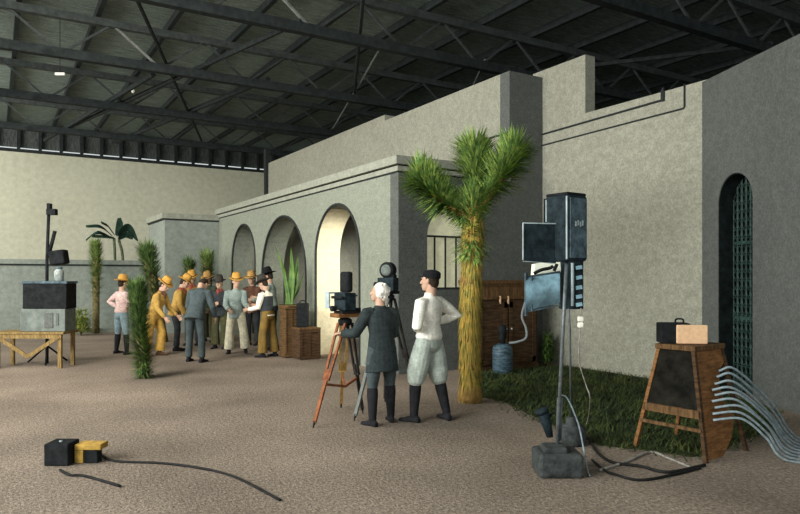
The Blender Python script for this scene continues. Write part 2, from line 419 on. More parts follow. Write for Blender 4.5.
for k in range(1, 5): x = cx-hw+2*hw*k/5; b.bar((x,Y,zl), (x,Y,zs), .022, .03)
obj('window_frame', b, 'groove', wn, world=True)

# ------------------------------------------------------------------ wooden cabinet by the end wall
def cabinet():
    x0, x1, y0, y1, H = 7.32, 8.78, 9.44, 9.90, 1.64
    t = thing('wooden_cabinet', 'dark brown wooden cabinet with moulded top against the arcade end wall', 'cabinet', ((x0+x1)/2, (y0+y1)/2, 0))
    b = MB(); b.bbox((x0,y0,0.06), (x1,y1,H-.34)); b.bbox((x0-.02,y0-.02,0), (x1+.02,y1,.08)); obj('carcass', b, 'dark_wood', t, world=True)
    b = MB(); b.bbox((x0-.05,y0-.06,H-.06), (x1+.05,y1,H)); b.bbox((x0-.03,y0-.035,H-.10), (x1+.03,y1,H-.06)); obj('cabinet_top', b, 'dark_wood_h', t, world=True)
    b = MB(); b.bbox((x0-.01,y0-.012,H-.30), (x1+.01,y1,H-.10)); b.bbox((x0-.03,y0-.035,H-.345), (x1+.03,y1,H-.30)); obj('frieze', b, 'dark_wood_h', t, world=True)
    for i in range(2):
        a = x0+.06+i*.69; c = a+.64
        d = MB(); d.bbox((a,y0-.022,.12), (c,y0,H-.40)); 
        for (q0, q1, z0, z1) in ((a,a+.08,.12,H-.4), (c-.08,c,.12,H-.4), (a,c,.12,.22), (a,c,H-.5,H-.4)): d.bbox((q0,y0-.036,z0), (q1,y0-.02,z1))
        do = obj('door', d, 'dark_wood', t, world=True)
        k = MB(); k.ell((c-.04 if i == 0 else a+.04, y0-.05, .75), (.018,.02,.018), n=10, m=6); ko = obj('knob', k, 'lamp_edge', do, True, world=True)
    for px in (500, 508):
        p = on_y(px, 301, y0-.03); k = MB(); k.bbox((p.x-.01,y0-.05,p.z-.05), (p.x+.01,y0-.02,p.z+.09)); obj('hook', k, 'tan_panel', t, world=True)
cabinet()

# ------------------------------------------------------------------ people
def rotx(v, a): return M.Rotation(a, 3, 'X') @ V(v)
def person(label, px, py, face, spec, group=None, vox=.010, dcam=None, H=1.75):
    s = H/1.75
    d = FPX*CH/(py-HZ) if dcam is None else dcam
    base = w3((px-CXP)/FPX*d, d, 0)
    t = thing('person', label, 'person', base, -YAW+R(face), group); t.scale = (s,s,s)
    S = lambda k, dv: spec.get(k, dv)
    lean, slean = R(S('lean',2)), R(S('slean',0))
    U = V((sin(slean), sin(lean), cos(lean))).normalized(); Rt = V((cos(slean),0,-sin(slean))); Fw = U.cross(Rt).normalized(); Rt = Fw.cross(U).normalized()
    legs = {}
    for sd, nm in ((-1,'L'), (1,'R')):
        th, sh = S('leg'+nm, ((sd*.06,.03,-1), (sd*.02,-.04,-1)))
        legs[nm] = (V(th).normalized(), V(sh).normalized())
    drop = max(-(a.z*.43+b.z*.43) for a, b in legs.values())
    P = V((0, S('dy',0), drop+.085))
    J = {}
    for sd, nm in ((-1,'L'), (1,'R')):
        a, b = legs[nm]; h = P+V((sd*.095,0,-.01)); k = h+a*.43; an = k+b*.43
        J['hip'+nm], J['kn'+nm], J['an'+nm] = h, k, an
    T = lambda tt: P+U*tt
    tw = R(S('twist',0)); RtS = (Rt*cos(tw)+Fw*sin(tw)).normalized(); FwS = U.cross(RtS).normalized()
    for sd, nm in ((-1,'L'), (1,'R')):
        sh = T(.445)+RtS*(sd*.178)
        a, b = S('arm'+nm, ((sd*.18,.02,-1), (sd*.05,.15,-1)))
        a, b = V(a).normalized(), V(b).normalized()
        el = sh+a*.295; wr = el+b*.255
        J['sh'+nm], J['el'+nm], J['wr'+nm] = sh, el, wr; J['fd'+nm] = b
    # ---- body skin
    sec = [(-.11,.09,.085), (-.05,.145,.105), (0,.158,.11), (.08,.15,.105), (.18,.132,.095), (.30,.148,.108), (.40,.165,.112), (.455,.15,.092), (.495,.085,.068), (.53,.056,.058), (.63,.052,.056)]
    B = MB()
    B.loft([(T(q)+(Fw*(-.015) if q > .5 else V((0,0,0))), a, b) for q, a, b in sec], RtS, FwS)
    for nm in 'LR':
        h, k, an = J['hip'+nm], J['kn'+nm], J['an'+nm]
        B.tube([h, h.lerp(k,.5), k, k.lerp(an,.3), an], [.082,.07,.052,.055,.038], 12, 'round')
        fs_ = V(S('foot'+nm, (.10 if nm == 'R' else -.10, 1, 0))).normalized(); B.tube([an+V((0,0,-.03)), an+fs_*.10+V((0,0,-.052))], [.028,.018], 10, 'round')
        sh, el, wr = J['sh'+nm], J['el'+nm], J['wr'+nm]
        B.tube([sh, sh.lerp(el,.4), el, el.lerp(wr,.3), wr], [.053,.047,.037,.039,.026], 12, 'round')
        # hand: palm and five fingers
        hd = V(S('hand'+nm, J['fd'+nm])).normalized(); sd = -1 if nm == 'L' else 1
        pn = V(S('palm'+nm, (-sd,0,0))); pn = (pn-hd*pn.dot(hd)); pn = pn.normalized() if pn.length > .05 else frame_for(hd)[0]
        ac = hd.cross(pn).normalized()      # across the palm
        thside = 1 if ac.y >= 0 else -1     # thumb side: forward
        if 'thumb'+nm in spec: thside = spec['thumb'+nm]
        B.loft([(wr-hd*.01,.024,.02), (wr+hd*.03,.036,.016), (wr+hd*.085,.041,.014), (wr+hd*.10,.036,.010)], ac, pn, 12)
        curl = S('curl'+nm, .5)
        for i, (off, ln) in enumerate(((.033,.072), (.011,.082), (-.011,.076), (-.033,.060))):
            b0 = wr+hd*.088+ac*(off*thside); fd = (hd+ac*(off*thside*3.2)).normalized()
            c1 = (fd+pn*curl*.6).normalized(); c2 = (fd+pn*curl*1.8).normalized()
            B.tube([b0, b0+c1*ln*.5, b0+c1*ln*.5+c2*ln*.5], [.0095,.009,.0075], 8, 'round')
        tb = wr+hd*.03+ac*(.03*thside); t1 = (hd*.7+ac*thside*.75+pn*.25).normalized(); t2 = (hd+ac*thside*.25+pn*.35).normalized()
        B.tube([tb, tb+t1*.04, tb+t1*.04+t2*.035], [.013,.011,.008], 8, 'round')
    # head
    hy, hp = R(S('hyaw',0)), R(S('hpitch',0))
    nk = T(.60)-Fw*.012
    HR = M((Rt, Fw, U)).transposed() @ M.Rotation(hy, 3, 'Z') @ M.Rotation(-hp, 3, 'X')
    hc = nk+HR @ V((0,.022,.095))
    hw = lambda x, y, z: hc+HR @ V((x,y,z))
    B.ell(hw(0,-.012,.028), (.075,.095,.092), HR)
    hx, hyv = HR @ V((1,0,0)), HR @ V((0,1,0))
    B.loft([(hw(0,.058,-.118),.022,.020), (hw(0,.045,-.105),.042,.042), (hw(0,.03,-.07),.058,.062), (hw(0,.025,-.02),.066,.070), (hw(0,.02,.03),.070,.074)], hx, hyv, 16)
    B.tube([hw(0,.088,.018), hw(0,.106,-.018), hw(0,.110,-.030)], [.009,.013,.015], 8, 'round')
    for sx in (-1,1):
        B.ell(hw(sx*.014,.098,-.032), (.010,.010,.008), HR, 8, 5)
        B.tube([hw(sx*.048,.078,.030), hw(sx*.012,.092,.030)], [.008,.009], 8, 'round')
        B.ell(hw(sx*.042,.070,-.020), (.020,.018,.020), HR, 10, 6)
        B.ell(hw(sx*.078,-.006,-.008), (.010,.020,.032), HR, 10, 6)
    B.tube([hw(-.020,.088,-.064), hw(0,.096,-.062), hw(.020,.088,-.064)], [.006,.009,.006], 8, 'round')
    B.tube([hw(-.016,.087,-.076), hw(0,.094,-.077), hw(.016,.087,-.076)], [.006,.009,.006], 8, 'round')
    B.tube([T(.45), nk+U*.02, hw(0,.0,-.04)], [.062,.056,.056], 12, 'round')
    remesh(B, 'body', 'skin', t, vox*.75, 2)
    for sx in (-1,1):
        e2 = MB(); e2.ell(hw(sx*.030,.083,.008), (.010,.007,.006), HR, 10, 6); obj('eye', e2, 'eye', t, True)
    # ---- trousers
    kind = S('pants','plain'); G = MB(); inf = .016
    G.loft([(T(.12), .15+inf, .108+inf), (T(.02), .162+inf, .116+inf), (T(-.06), .158+inf, .114+inf), (T(-.12), .11, .10)], Rt, Fw)
    for nm in 'LR':
        h, k, an = J['hip'+nm], J['kn'+nm], J['an'+nm]
        if kind == 'knickers':
            G.tube([h, h.lerp(k,.4), h.lerp(k,.85), k.lerp(an,.10), k.lerp(an,.17)], [.104,.120,.120,.094,.066], 14, 'round')
        elif kind == 'chaps':
            G.tube([h, h.lerp(k,.5), k, k.lerp(an,.5), k.lerp(an,.93)], [.096,.098,.092,.105,.112], 14, 'flat')
        elif kind == 'breeches':
            G.tube([h, h.lerp(k,.4), h.lerp(k,.8), k.lerp(an,.08)], [.098,.098,.082,.062], 14, 'round')
        else:
            G.tube([h, h.lerp(k,.5), k, k.lerp(an,.5), k.lerp(an,.95)], [.096,.087,.072,.068,.066], 14, 'flat')
    remesh(G, 'chaps' if kind == 'chaps' else ('knickerbockers' if kind == 'knickers' else 'trousers'), S('pcol','charcoal'), t, vox, 3)
    # ---- boots
    bt = S('boots','shoe'); 
    for nm in 'LR':
        k, an = J['kn'+nm], J['an'+nm]; sdir = V(S('foot'+nm, (.10 if nm == 'R' else -.10, 1, 0))).normalized(); pit = an.z-.085
        F = MB(); sx = V((sdir.y,-sdir.x,0)); z0 = pit
        o = V((an.x,an.y,0))
        F.loft([(o-sdir*.075+V((0,0,z0+.035)),.030,.033), (o-sdir*.05+V((0,0,z0+.045)),.038,.044), (o+V((0,0,z0+.05)),.040,.049), (o+sdir*.07+V((0,0,z0+.038)),.046,.037), (o+sdir*.13+V((0,0,z0+.028)),.048,.027), (o+sdir*.185+V((0,0,z0+.024)),.034,.022), (o+sdir*.20+V((0,0,z0+.022)),.016,.013)], sx, V((0,0,1)), 14)
        F.tube([an+V((0,0,-.04)), an, an.lerp(k,.15)], [.042,.045,.046], 12, 'flat')
        if bt == 'tall': F.tube([an, an.lerp(k,.35), an.lerp(k,.70), an.lerp(k,.9)], [.048,.058,.070,.066], 14, 'flat')
        F.bevbox(tuple(o-sdir*.04+V((0,0,z0+.015))), (.06,.06,.03), .004, rz=math.atan2(-sdir.x, sdir.y))
        remesh(F, 'boot', S('bcol','boot_black'), t, vox*.9, 2)
    # ---- top garment
    top = S('top','shirt'); G = MB(); inf = .018 if top == 'shirt' else .028
    secs = [(q, a+inf, b+inf) for q, a, b in sec if .0 <= q <= .47]
    secs = [(-.04 if top == 'shirt' else -.02, .150+inf+.012, .112+inf+.010)]+secs+[(.505,.088,.078), (.535,.066,.066)]
    if top == 'coat': secs = [(-.29,.222,.170), (-.18,.208,.162), (-.08,.195,.150)]+secs[1:]
    if top == 'jacket': secs = [(-.13,.195,.150), (-.05,.19,.146)]+secs[1:]
    if top == 'shirt' and kind in ('knickers','breeches','plain'): secs[0] = (.015,.172,.132); secs[1] = (.05,.186,.142); secs = [q for i, q in enumerate(secs) if i < 2 or q[0] > .08]
    def bt2(q):
        return T(q) if q > -.03 or top != 'coat' else T(-.03)+V((0,0,-1))*(-.03-q)
    G.loft([(bt2(q), a, b) for q, a, b in secs], RtS, FwS, 20)
    for nm in 'LR':
        sh, el, wr = J['sh'+nm], J['el'+nm], J['wr'+nm]; k = .0 if top == 'shirt' else .008
        G.tube([sh-(sh-T(.42))*.25, sh, sh.lerp(el,.5), el, el.lerp(wr,.5), el.lerp(wr,.86), el.lerp(wr,.95)], [.075+k,.073+k,.068+k,.058+k,.054+k,.047+k,.040+k], 14, 'flat')
    remesh(G, 'coat' if top != 'shirt' else 'shirt', S('tcol','white_shirt'), t, vox, 3)
    if 'vest' in spec:
        G = MB(); G.loft([(T(q), a+.03, b+.032) for q, a, b in sec if .02 <= q <= .42], RtS, FwS, 20)
        for sx in (-1,1): G.tube([T(.40)+RtS*sx*.10, T(.50)+RtS*sx*.085], [.075,.05], 12, 'round')
        remesh(G, 'vest', spec['vest'], t, vox, 3)
    if 'scarf' in spec:
        G = MB(); G.loft([(T(.475),.105,.095), (T(.50),.100,.098), (T(.545),.072,.074), (T(.56),.06,.06)], RtS, FwS, 18)
        G.tube([T(.50)+FwS*.085, T(.40)+FwS*.135], [.05,.012], 8, 'round')
        remesh(G, 'neckerchief', spec['scarf'], t, vox, 2)
    if 'belt' in spec:
        G = MB(); G.loft([(T(.06),.182,.140), (T(.10),.182,.140)], Rt, Fw, 24); obj('belt', G, spec['belt'], t, True)
    if S('collar',0):
        G = MB(); G.loft([(T(.50),.080,.074), (T(.555),.066,.066)], RtS, FwS, 18); obj('collar', G, S('tcol','white_shirt'), t, True)
    # ---- hair and hats
    hair = S('hair','hair_dark'); G = MB()
    G.ell(hw(0,-.022,.036), (.081,.096,.094), HR); G.ell(hw(0,-.055,-.015), (.070,.058,.075), HR)
    if S('bushy',0):
        G.ell(hw(0,-.045,.02), (.098,.092,.100), HR); G.ell(hw(.065,-.03,-.01), (.035,.05,.065), HR); G.ell(hw(-.065,-.03,-.01), (.035,.05,.065), HR); G.ell(hw(0,-.08,-.06), (.06,.04,.05), HR)
        for i in range(30):
            a = random.uniform(0, 2*pi); zz = random.uniform(-.07,.11); rr = .085*math.sqrt(max(.1, 1-((zz-.02)/.12)**2))
            y = -.04+rr*sin(a)
            if y < .03: G.ell(hw(rr*cos(a), y, zz), (.022,.022,.02), HR, 8, 5)
    remesh(G, 'hair', hair, t, vox*.8, 1)
    hat = S('hat',None)
    if hat == 'cowboy':
        G = MB(); HT = M.Rotation(R(-7), 3, 'X'); hq = lambda v: hc+HR @ (V((0,-.012,.062))+HT @ V(v))
        n = 28
        def ring(rx, ry, z, curl=0, dent=0):
            return [hq((rx*cos(2*pi*k/n), ry*sin(2*pi*k/n), z+curl*abs(cos(2*pi*k/n))**3-dent*(1-abs(cos(2*pi*k/n))))) for k in range(n)]
        G.rings([ring(.082,.10,-.004), ring(.13,.155,-.010,.010), ring(.160,.188,-.008,.028), ring(.164,.192,-.002,.034), ring(.157,.184,.004,.032), ring(.125,.145,.002,.010), ring(.096,.112,.012), ring(.094,.108,.07), ring(.084,.098,.125), ring(.062,.078,.155), ring(.034,.045,.150), ring(.006,.015,.140)])
        h = obj('hat', G, S('hcol','hat_orange'), t, True)
        G = MB(); G.rings([ring(.098,.114,.010), ring(.097,.113,.030), ring(.0945,.110,.032)]); obj('hat_band', G, 'hat_dark', h, True)
    elif hat == 'cap':
        G = MB(); G.ell(hw(0,-.022,.078), (.098,.112,.052), HR); G.ell(hw(0,-.03,.05), (.088,.104,.05), HR)
        G.loft([(hw(0,.075,.052),.062,.03), (hw(0,.10,.047),.058,.045), (hw(0,.10,.041),.058,.045)], hx, hyv, 16)
        remesh(G, 'cap', S('hcol','hat_black'), t, vox*.8, 2)
    elif hat == 'visor':
        pass
    return t, J

AK = lambda sd: ((sd*.75,-.30,-.62), (-sd*.70,.30,-.42))        # hand on hip
# cameraman / director at the tripods
dirT, dirJ = person('white-haired person in dark knee coat and boots reaching to the camera tripod', 382, 424, 30, dict(
    top='coat', tcol='coat_dark', pants='breeches', pcol='suit_trouser', boots='tall', bcol='boot_black', hair='hair_white', bushy=1, lean=6, hyaw=42, hpitch=-8,
    armL=((-.45,.22,-.85), (-.22,.95,-.05)), palmL=(0,0,-1), thumbL=1, curlL=.7, armR=((.20,.25,-1), (-.35,.75,-.25)), palmR=(0,0,-1),
    legL=((-.10,-.02,-1), (-.05,-.10,-1)), legR=((.12,.14,-1), (.03,.0,-1)), footL=(-.3,1,0), footR=(.3,1,0)), vox=.008, H=1.63)
person('person in white shirt, grey knickerbockers and dark cap, hands on hips', 429, 421, 52, dict(
    top='shirt', tcol='white_shirt', pants='knickers', pcol='knicker_grey', boots='tall', bcol='boot_black', hair='hair_dark', hat='cap', lean=-2, hyaw=12, collar=1,
    armR=((.72,-.50,-.60), (-.62,.55,-.22)), handR=(-.4,.7,-.5), palmR=(-1,0,-.2), armL=((-.42,-.10,-1), (.75,.50,-.10)), palmL=(0,-1,-.2), curlL=.6,
    legL=((-.12,.20,-1), (-.03,.04,-1)), legR=((.10,-.10,-1), (.10,-.20,-1)), footL=(-.15,1,0), footR=(.45,1,0)), vox=.008, H=1.78)

CW = 'cast of riders gathered before the arcade'
person('person in pink shirt, blue trousers and orange hat left of the dark yucca', 121.5, 354, -35, dict(
    tcol='pink_cloth', pants='breeches', pcol='jean_blue', boots='tall', hat='cowboy', hcol='hat_orange', armL=AK(-1), armR=AK(1), legL=((-.16,.04,-1),(-.1,-.04,-1)), legR=((.16,.04,-1),(.1,-.04,-1))), CW, H=1.67)
person('stooping person in golden shirt and chaps right of the dark yucca', 154, 356, -98, dict(
    tcol='gold_cloth', pants='chaps', pcol='gold_chaps', bcol='boot_brown', hat='cowboy', lean=20, hyaw=-8, hpitch=8, scarf='maroon', vest='gold_cloth',
    armL=((-.2,.3,-1),(-.1,.6,-.6)), armR=((.2,.2,-1),(0,.6,-.7)), legL=((-.08,.30,-1),(0,-.15,-1)), legR=((.10,-.10,-1),(.05,-.2,-1))), CW, H=1.69)
person('leaning person in golden jacket and dark trousers beside the suited back', 175.5, 350.5, -85, dict(
    top='jacket', tcol='gold_cloth', pcol='charcoal', hat='cowboy', hcol='hat_orange', lean=16, hpitch=10, scarf='red_scarf', armR=((.15,.1,-1),(-.1,.5,-.9)), armL=((-.1,.2,-1),(.1,.7,-.5)), legR=((.1,.2,-1),(0,-.1,-1))), CW, H=1.72)
person('bowed person in slate suit seen from behind, nearest of the cast', 195, 362, -12, dict(
    top='jacket', tcol='slate_suit', pcol='suit_trouser', bcol='boot_black', lean=24, hpitch=44, armL=((-.30,.10,-1),(.25,.7,-.5)), armR=((.32,.05,-1),(-.1,.55,-.8)), legL=((-.1,.1,-1),(-.05,0,-1)), legR=((.12,-.02,-1),(.05,-.08,-1))), CW, H=1.80)
person('person in orange hat mostly hidden behind the bowed slate suit', 192.5, 345, 175, dict(
    top='jacket', tcol='brown_chaps', pcol='charcoal', hat='cowboy', hcol='hat_orange', scarf='red_scarf', hpitch=8, armL=((-.1,.15,-1),(.1,.4,-.9)), armR=((.1,.15,-1),(-.1,.4,-.9))), CW, H=1.77)
person('person with tan hat and dark green jacket just right of the slate suit', 209, 341.5, 165, dict(
    top='jacket', tcol='dark_green', pants='chaps', pcol='olive', hat='cowboy', lean=4, hpitch=8, hcol='hat_tan', armL=((-.08,.1,-1),(.2,.5,-.8)), armR=((.08,.1,-1),(-.2,.5,-.8))), CW, H=1.76)
person('person in dark hat and red neckerchief facing out of the group', 220, 348.5, 172, dict(
    top='jacket', tcol='charcoal', pants='chaps', pcol='olive', hat='cowboy', hcol='hat_dark', scarf='red_scarf', hpitch=4, armL=((-.2,.2,-1),(.7,.6,.1)), armR=((.2,.2,-1),(-.7,.6,.1))), CW, H=1.66)
person('person in grey jacket and cream chaps facing out of the group', 236, 353.5, 190, dict(
    top='jacket', tcol='grey_jacket', pants='chaps', pcol='cream_chaps', hat='cowboy', hcol='hat_orange', lean=4, hyaw=18, armL=((-.15,.35,-1),(-.3,.9,-.1)), armR=((.15,.2,-1),(-.3,.7,-.3)), legL=((-.20,.35,-1),(-.1,-.1,-1)), legR=((.1,0,-1),(.05,-.05,-1))), CW, H=1.71)
person('person in tan hat and dark jacket at the back of the group', 253, 345, 160, dict(
    top='jacket', tcol='maroon', pcol='charcoal', hat='cowboy', hcol='hat_tan', lean=5, armL=((-.1,.1,-1),(.2,.6,-.6)), armR=((.1,.1,-1),(-.2,.6,-.6))), CW, H=1.76)
person('person in dark vest with white sleeves and brown chaps by the planter', 268, 357, 72, dict(
    tcol='white_shirt', pants='chaps', pcol='brown_chaps', vest='charcoal', hat='cowboy', hcol='hat_dark', lean=8, hpitch=10, armL=((-.1,.25,-.95),(.05,.85,-.15)), armR=((.2,.3,-.9),(0,.9,.05)), legL=((-.08,.14,-1),(0,0,-1)), legR=((.1,-.1,-1),(.05,-.1,-1))), CW, H=1.68)
person('tall person in black hat and pale teal shirt behind the dark vest', 272, 349.5, 85, dict(
    tcol='teal_shirt', pcol='charcoal', hat='cowboy', hcol='hat_black', lean=6, hpitch=6, armL=((-.2,.3,-1),(.1,1,.0)), armR=((.2,.4,-1),(0,1,.1))), CW, H=1.84)

# ------------------------------------------------------------------ plants
def spiky(mb, p0, p1, n, ln, w, rad, up0=.3, up1=1.2, droop=.25, seed=1, fullness=1.0):
    """leaf blades around a stem from p0 to p1; up0/up1 lift of blades at bottom and top"""
    rnd = random.Random(seed); p0, p1 = V(p0), V(p1); ax = (p1-p0).normalized(); a, b = frame_for(ax)
    for i in range(n):
        t = rnd.random()**.8; th = rnd.random()*2*pi
        lift = up0+(up1-up0)*t+rnd.uniform(-.25,.25)
        rd = a*cos(th)+b*sin(th)
        d = rd+ax*lift; mb.cur = rnd.choice((0,0,1))
        mb.blade(p0.lerp(p1, t)+rd*rad*.6, d, ln*rnd.uniform(.7,1.1), w*rnd.uniform(.7,1.2), droop*rnd.uniform(.3,1.3), 3)
def joshua():
    base = gp(470, 402); d = FPX*CH/(402-HZ); sc = d/FPX
    t = thing('joshua_tree', 'tall joshua tree with golden shaggy trunk and three spiky green heads', 'tree', base)
    Q = lambda px, py, dd=0: dp(px, py, d+dd)
    axis = [base+V((0,0,-.02)), Q(470,340), Q(470,280), Q(472,230), Q(473,205)]
    b = MB(); pts = bez(axis, 8); b.tube(pts, [.125+.02*sin(i*1.7)+(.03 if i < 3 else 0) for i in range(len(pts))], 12)
    tr = obj('trunk', b, 'joshua_bark', t, True, world=True)
    rnd = random.Random(3)
    th = MB()
    for i in range(2300):
        z = rnd.uniform(.10, 2.55); a = rnd.random()*2*pi; f = z/2.6
        k = min(len(pts)-2, int(f*(len(pts)-1))); c = pts[k].lerp(pts[k+1], f*(len(pts)-1)-k)
        rd = V((cos(a), sin(a), 0))
        th.blade(V((c.x,c.y,z))+rd*.125, rd*.22+V((0,0,-1)), rnd.uniform(.12,.26), .022, -.1, 2)
    obj('dry_leaf_skirt', th, 'joshua_thatch', tr, world=True)
    gl = MB()
    spiky(gl, Q(471,258), Q(473,196), 700, .26, .032, .2, -.7, .9, .1, 8)
    obj('green_leaf_collar', gl, ['joshua_leaf','joshua_leaf_dark'], tr, world=True)
    for j, (a, mid, e2, dd, n, lab) in enumerate([((470,216),(444,204),(418,178),-.1,620,'green spiky head leaning left'), ((473,205),(476,178),(474,150),.15,620,'green spiky head standing upright in the middle'), ((476,208),(496,185),(516,150),-.05,620,'green spiky head leaning right')]):
        br = MB(); p = bez([Q(*a), Q(*mid, dd/2), Q(*e2, dd)], 6); br.tube(p, [.10,.095,.09,.085,.08,.07,.06,.06,.055,.05,.045,.04,.035], 10)
        h = obj('branch', br, 'joshua_bark', t, True, world=True); h['label'] = lab
        lv = MB(); spiky(lv, p[0], p[6], int(n*.8), .22, .036, .09, .15, .7, .05, 20+j); spiky(lv, p[5], p[-1], int(n*1.2), .37, .040, .09, .15, .6, -.05, 30+j); spiky(lv, p[8], p[-1], n//2, .38, .038, .06, .4, 1.5, .0, 40+j)
        obj('spiky_leaves', lv, ['joshua_leaf','joshua_leaf_dark'], h, world=True)
joshua()

def column_yucca(label, base, top, w, n, ln, leaf, group, seed, leafstart=.0, cat='plant'):
    base, top = V(base), V(top)
    t = thing('tall_yucca', label, cat, (base.x,base.y,0), 0, group)
    b = MB(); p = bez([base, base.lerp(top,.5), top], 6); b.tube(p, [w*.28]*len(p), 8); obj('stem', b, 'yucca_stem', t, True, world=True)
    lv = MB(); s0 = base.lerp(top, leafstart)
    spiky(lv, s0, top, n, ln, .032, w*.25, .2, 1.1, .2, seed); spiky(lv, s0.lerp(top,.75), top, n//4, ln*1.15, .03, w*.2, .9, 2.6, .1, seed+1)
    if leafstart == 0: spiky(lv, base+V((0,0,.05)), base.lerp(top,.35), n//5, ln*.7, .03, w*.25, -1.2, .2, .1, seed+2)
    obj('spiky_leaves', lv, [leaf, leaf+'_dark'], t, world=True); return t
YG = 'column yuccas dressed on the set'
column_yucca('dark green column yucca standing alone in front of the cast', gp(144,378), dp(137,290,11.3), .30, 1900, .26, 'yucca_leaf', YG, 5)
column_yucca('tall thin yucca with bare golden stem against the garden wall', on_y(96,331,22.0)*V((1,1,0)) if False else V((*on_y(96,331,22.0).xy,0)), on_y(96,246,22.0), .36, 800, .32, 'yucca_light', YG, 9, .42)
column_yucca('leaning yucca head rising behind the stooping golden figure', gp(163,342), dp(147,252,17.4), .50, 1100, .40, 'yucca_leaf', YG, 12, .38)
column_yucca('short yucca behind the slate suit, left of a pair', gp(189,339), dp(189,264,18.2), .36, 420, .30, 'yucca_leaf', YG, 15, .6)
column_yucca('bushier yucca behind the cast, right of a pair', gp(208,335), dp(207.5,258,19.4), .45, 560, .38, 'yucca_light', YG, 17, .55)

def banana():
    base = V((*on_y(117,262,24.3).xy, 0)); Q = lambda px, py, Y=24.3: on_y(px, py, Y)
    t = thing('banana_plant', 'dark broad-leaved banana plant rising behind the garden wall', 'plant', base)
    for px, tp in ((115,(114,238)), (123,(119,240))):
        b = MB(); p0 = Q(px,262); b.tube(bez([V((p0.x,p0.y,0)), p0, Q(*tp)], 6), .045, 8); obj('stem', b, 'banana_stem', t, True, world=True)
    for (p0, p1, p2, w) in [((112,236),(100,226),(86,226),.40), ((112,238),(98,232),(86,240),.42), ((116,236),(120,222),(121,218),.34), ((115,236),(108,226),(101,222),.32), ((118,236),(128,227),(138,240),.40), ((118,239),(126,234),(133,238),.32), ((114,238),(105,236),(92,236),.36)]:
        b = MB(); p = bez([Q(*p0), Q(*p1), Q(*p2)], 6); n = len(p); vs = []
        for i, q in enumerate(p):
            tt = i/(n-1); ww = w*.8*(sin(pi*min(1, tt*.93+.06))**.7)*.5
            dd = (p[min(i+1,n-1)]-p[max(i-1,0)]).normalized(); sv = dd.cross(V((CA,-SA,0))).cross(dd)
            sv = dd.cross(V((SA*.5,CA*.5,1))).normalized()
            sv = (sv*.55+V((0,0,1))*.45).normalized()
            vs += [q-sv*ww-V((0,0,.04*tt)), q+V((0,0,.03)), q+sv*ww-V((0,0,.04*tt))]
        b.add(vs, [f for i in range(n-1) for f in ((3*i,3*i+1,3*i+4,3*i+3), (3*i+1,3*i+2,3*i+5,3*i+4))])
        obj('leaf', b, 'banana_leaf', t, True, world=True)
banana()
def bush(name, label, base, rx, rz, n, m, ln=.16, cat='shrub', seed=2, w=.05):
    t = thing(name, label, cat, base); rnd = random.Random(seed)
    b = MB()
    for k in range(5):
        a = k*1.26; b.tube([(0,0,-.02), (cos(a)*rx*.4, sin(a)*rx*.4, rz*1.1)], [.018,.008], 5)
    obj('stem', b, 'yucca_stem', t)
    l = MB()
    for i in range(n):
        th = rnd.random()*2*pi; ph = rnd.uniform(0,1); r = rnd.uniform(.5,1)
        p = V((cos(th)*rx*r*math.sqrt(1-(ph*.9)**2), sin(th)*rx*r*math.sqrt(1-(ph*.9)**2), .08+rz*1.5*ph*r))
        l.blade(p, V((cos(th), sin(th), rnd.uniform(-.3,1.2))), ln*rnd.uniform(.6,1.2), w, .5, 2)
    obj('foliage', l, m, t); return t
bush('flowering_shrub', 'small round yellow-green shrub at the foot of the garden wall', V((*on_y(81,329,21.4).xy,0)), .32, .50, 700, 'bush_yellow')
bush('leafy_shrub', 'leafy green shrub in the corner beside the wooden cabinet', V((9.06,9.45,0)), .10, .42, 420, 'bush_green', .13, seed=5)

# grass: soil patch and uncountable blades
gpoly = [(478,372),(545,365),(600,371.5),(652,380),(705,389),(770,408),(770,432),(740,440),(716,456),(690,457),(640,450),(600,446),(570,432),(540,420),(505,402),(480,397)]
gw = [gp(*q) for q in gpoly]
for i in (1,2,3,4): pass
gm = MB(); gm.prism([V((p.x,p.y,.002)) for p in gw], (0,0,.010)); struct('ground_grass_patch', gm, 'grass_soil')
def inside(x, y):
    c = False; n = len(gw)
    for i in range(n):
        a, b = gw[i], gw[i-1]
        if (a.y > y) != (b.y > y) and x < (b.x-a.x)*(y-a.y)/(b.y-a.y)+a.x: c = not c
    return c
gb = MB(); rnd = random.Random(11); cnt = 0; p0w = V((9.37,6.40)); jb = gp(470,402).xy
xs = [p.x for p in gw]; ys = [p.y for p in gw]
while cnt < 15000:
    x, y = rnd.uniform(min(xs), max(xs)), rnd.uniform(min(ys), max(ys))
    jx, jy = x+rnd.gauss(0,.12), y+rnd.gauss(0,.12)
    if not inside(jx, jy) or x > 9.27 or (y > 9.2 and x < 8.95) or (y > 9.1 and x > 8.8): continue
    if (V((x,y))-p0w).dot(nrm) > -.14 or (V((x,y))-jb).length < .34: continue
    a = rnd.random()*2*pi
    gb.blade(V((x,y,.0)), V((cos(a)*.9, sin(a)*.9, rnd.uniform(.35,1.1))), rnd.uniform(.07,.17), .016, .6, 2); cnt += 1
tag(obj('grass', gb, 'grass_blade'), 'short dark green grass along the right wall', 'grass', kind='stuff')

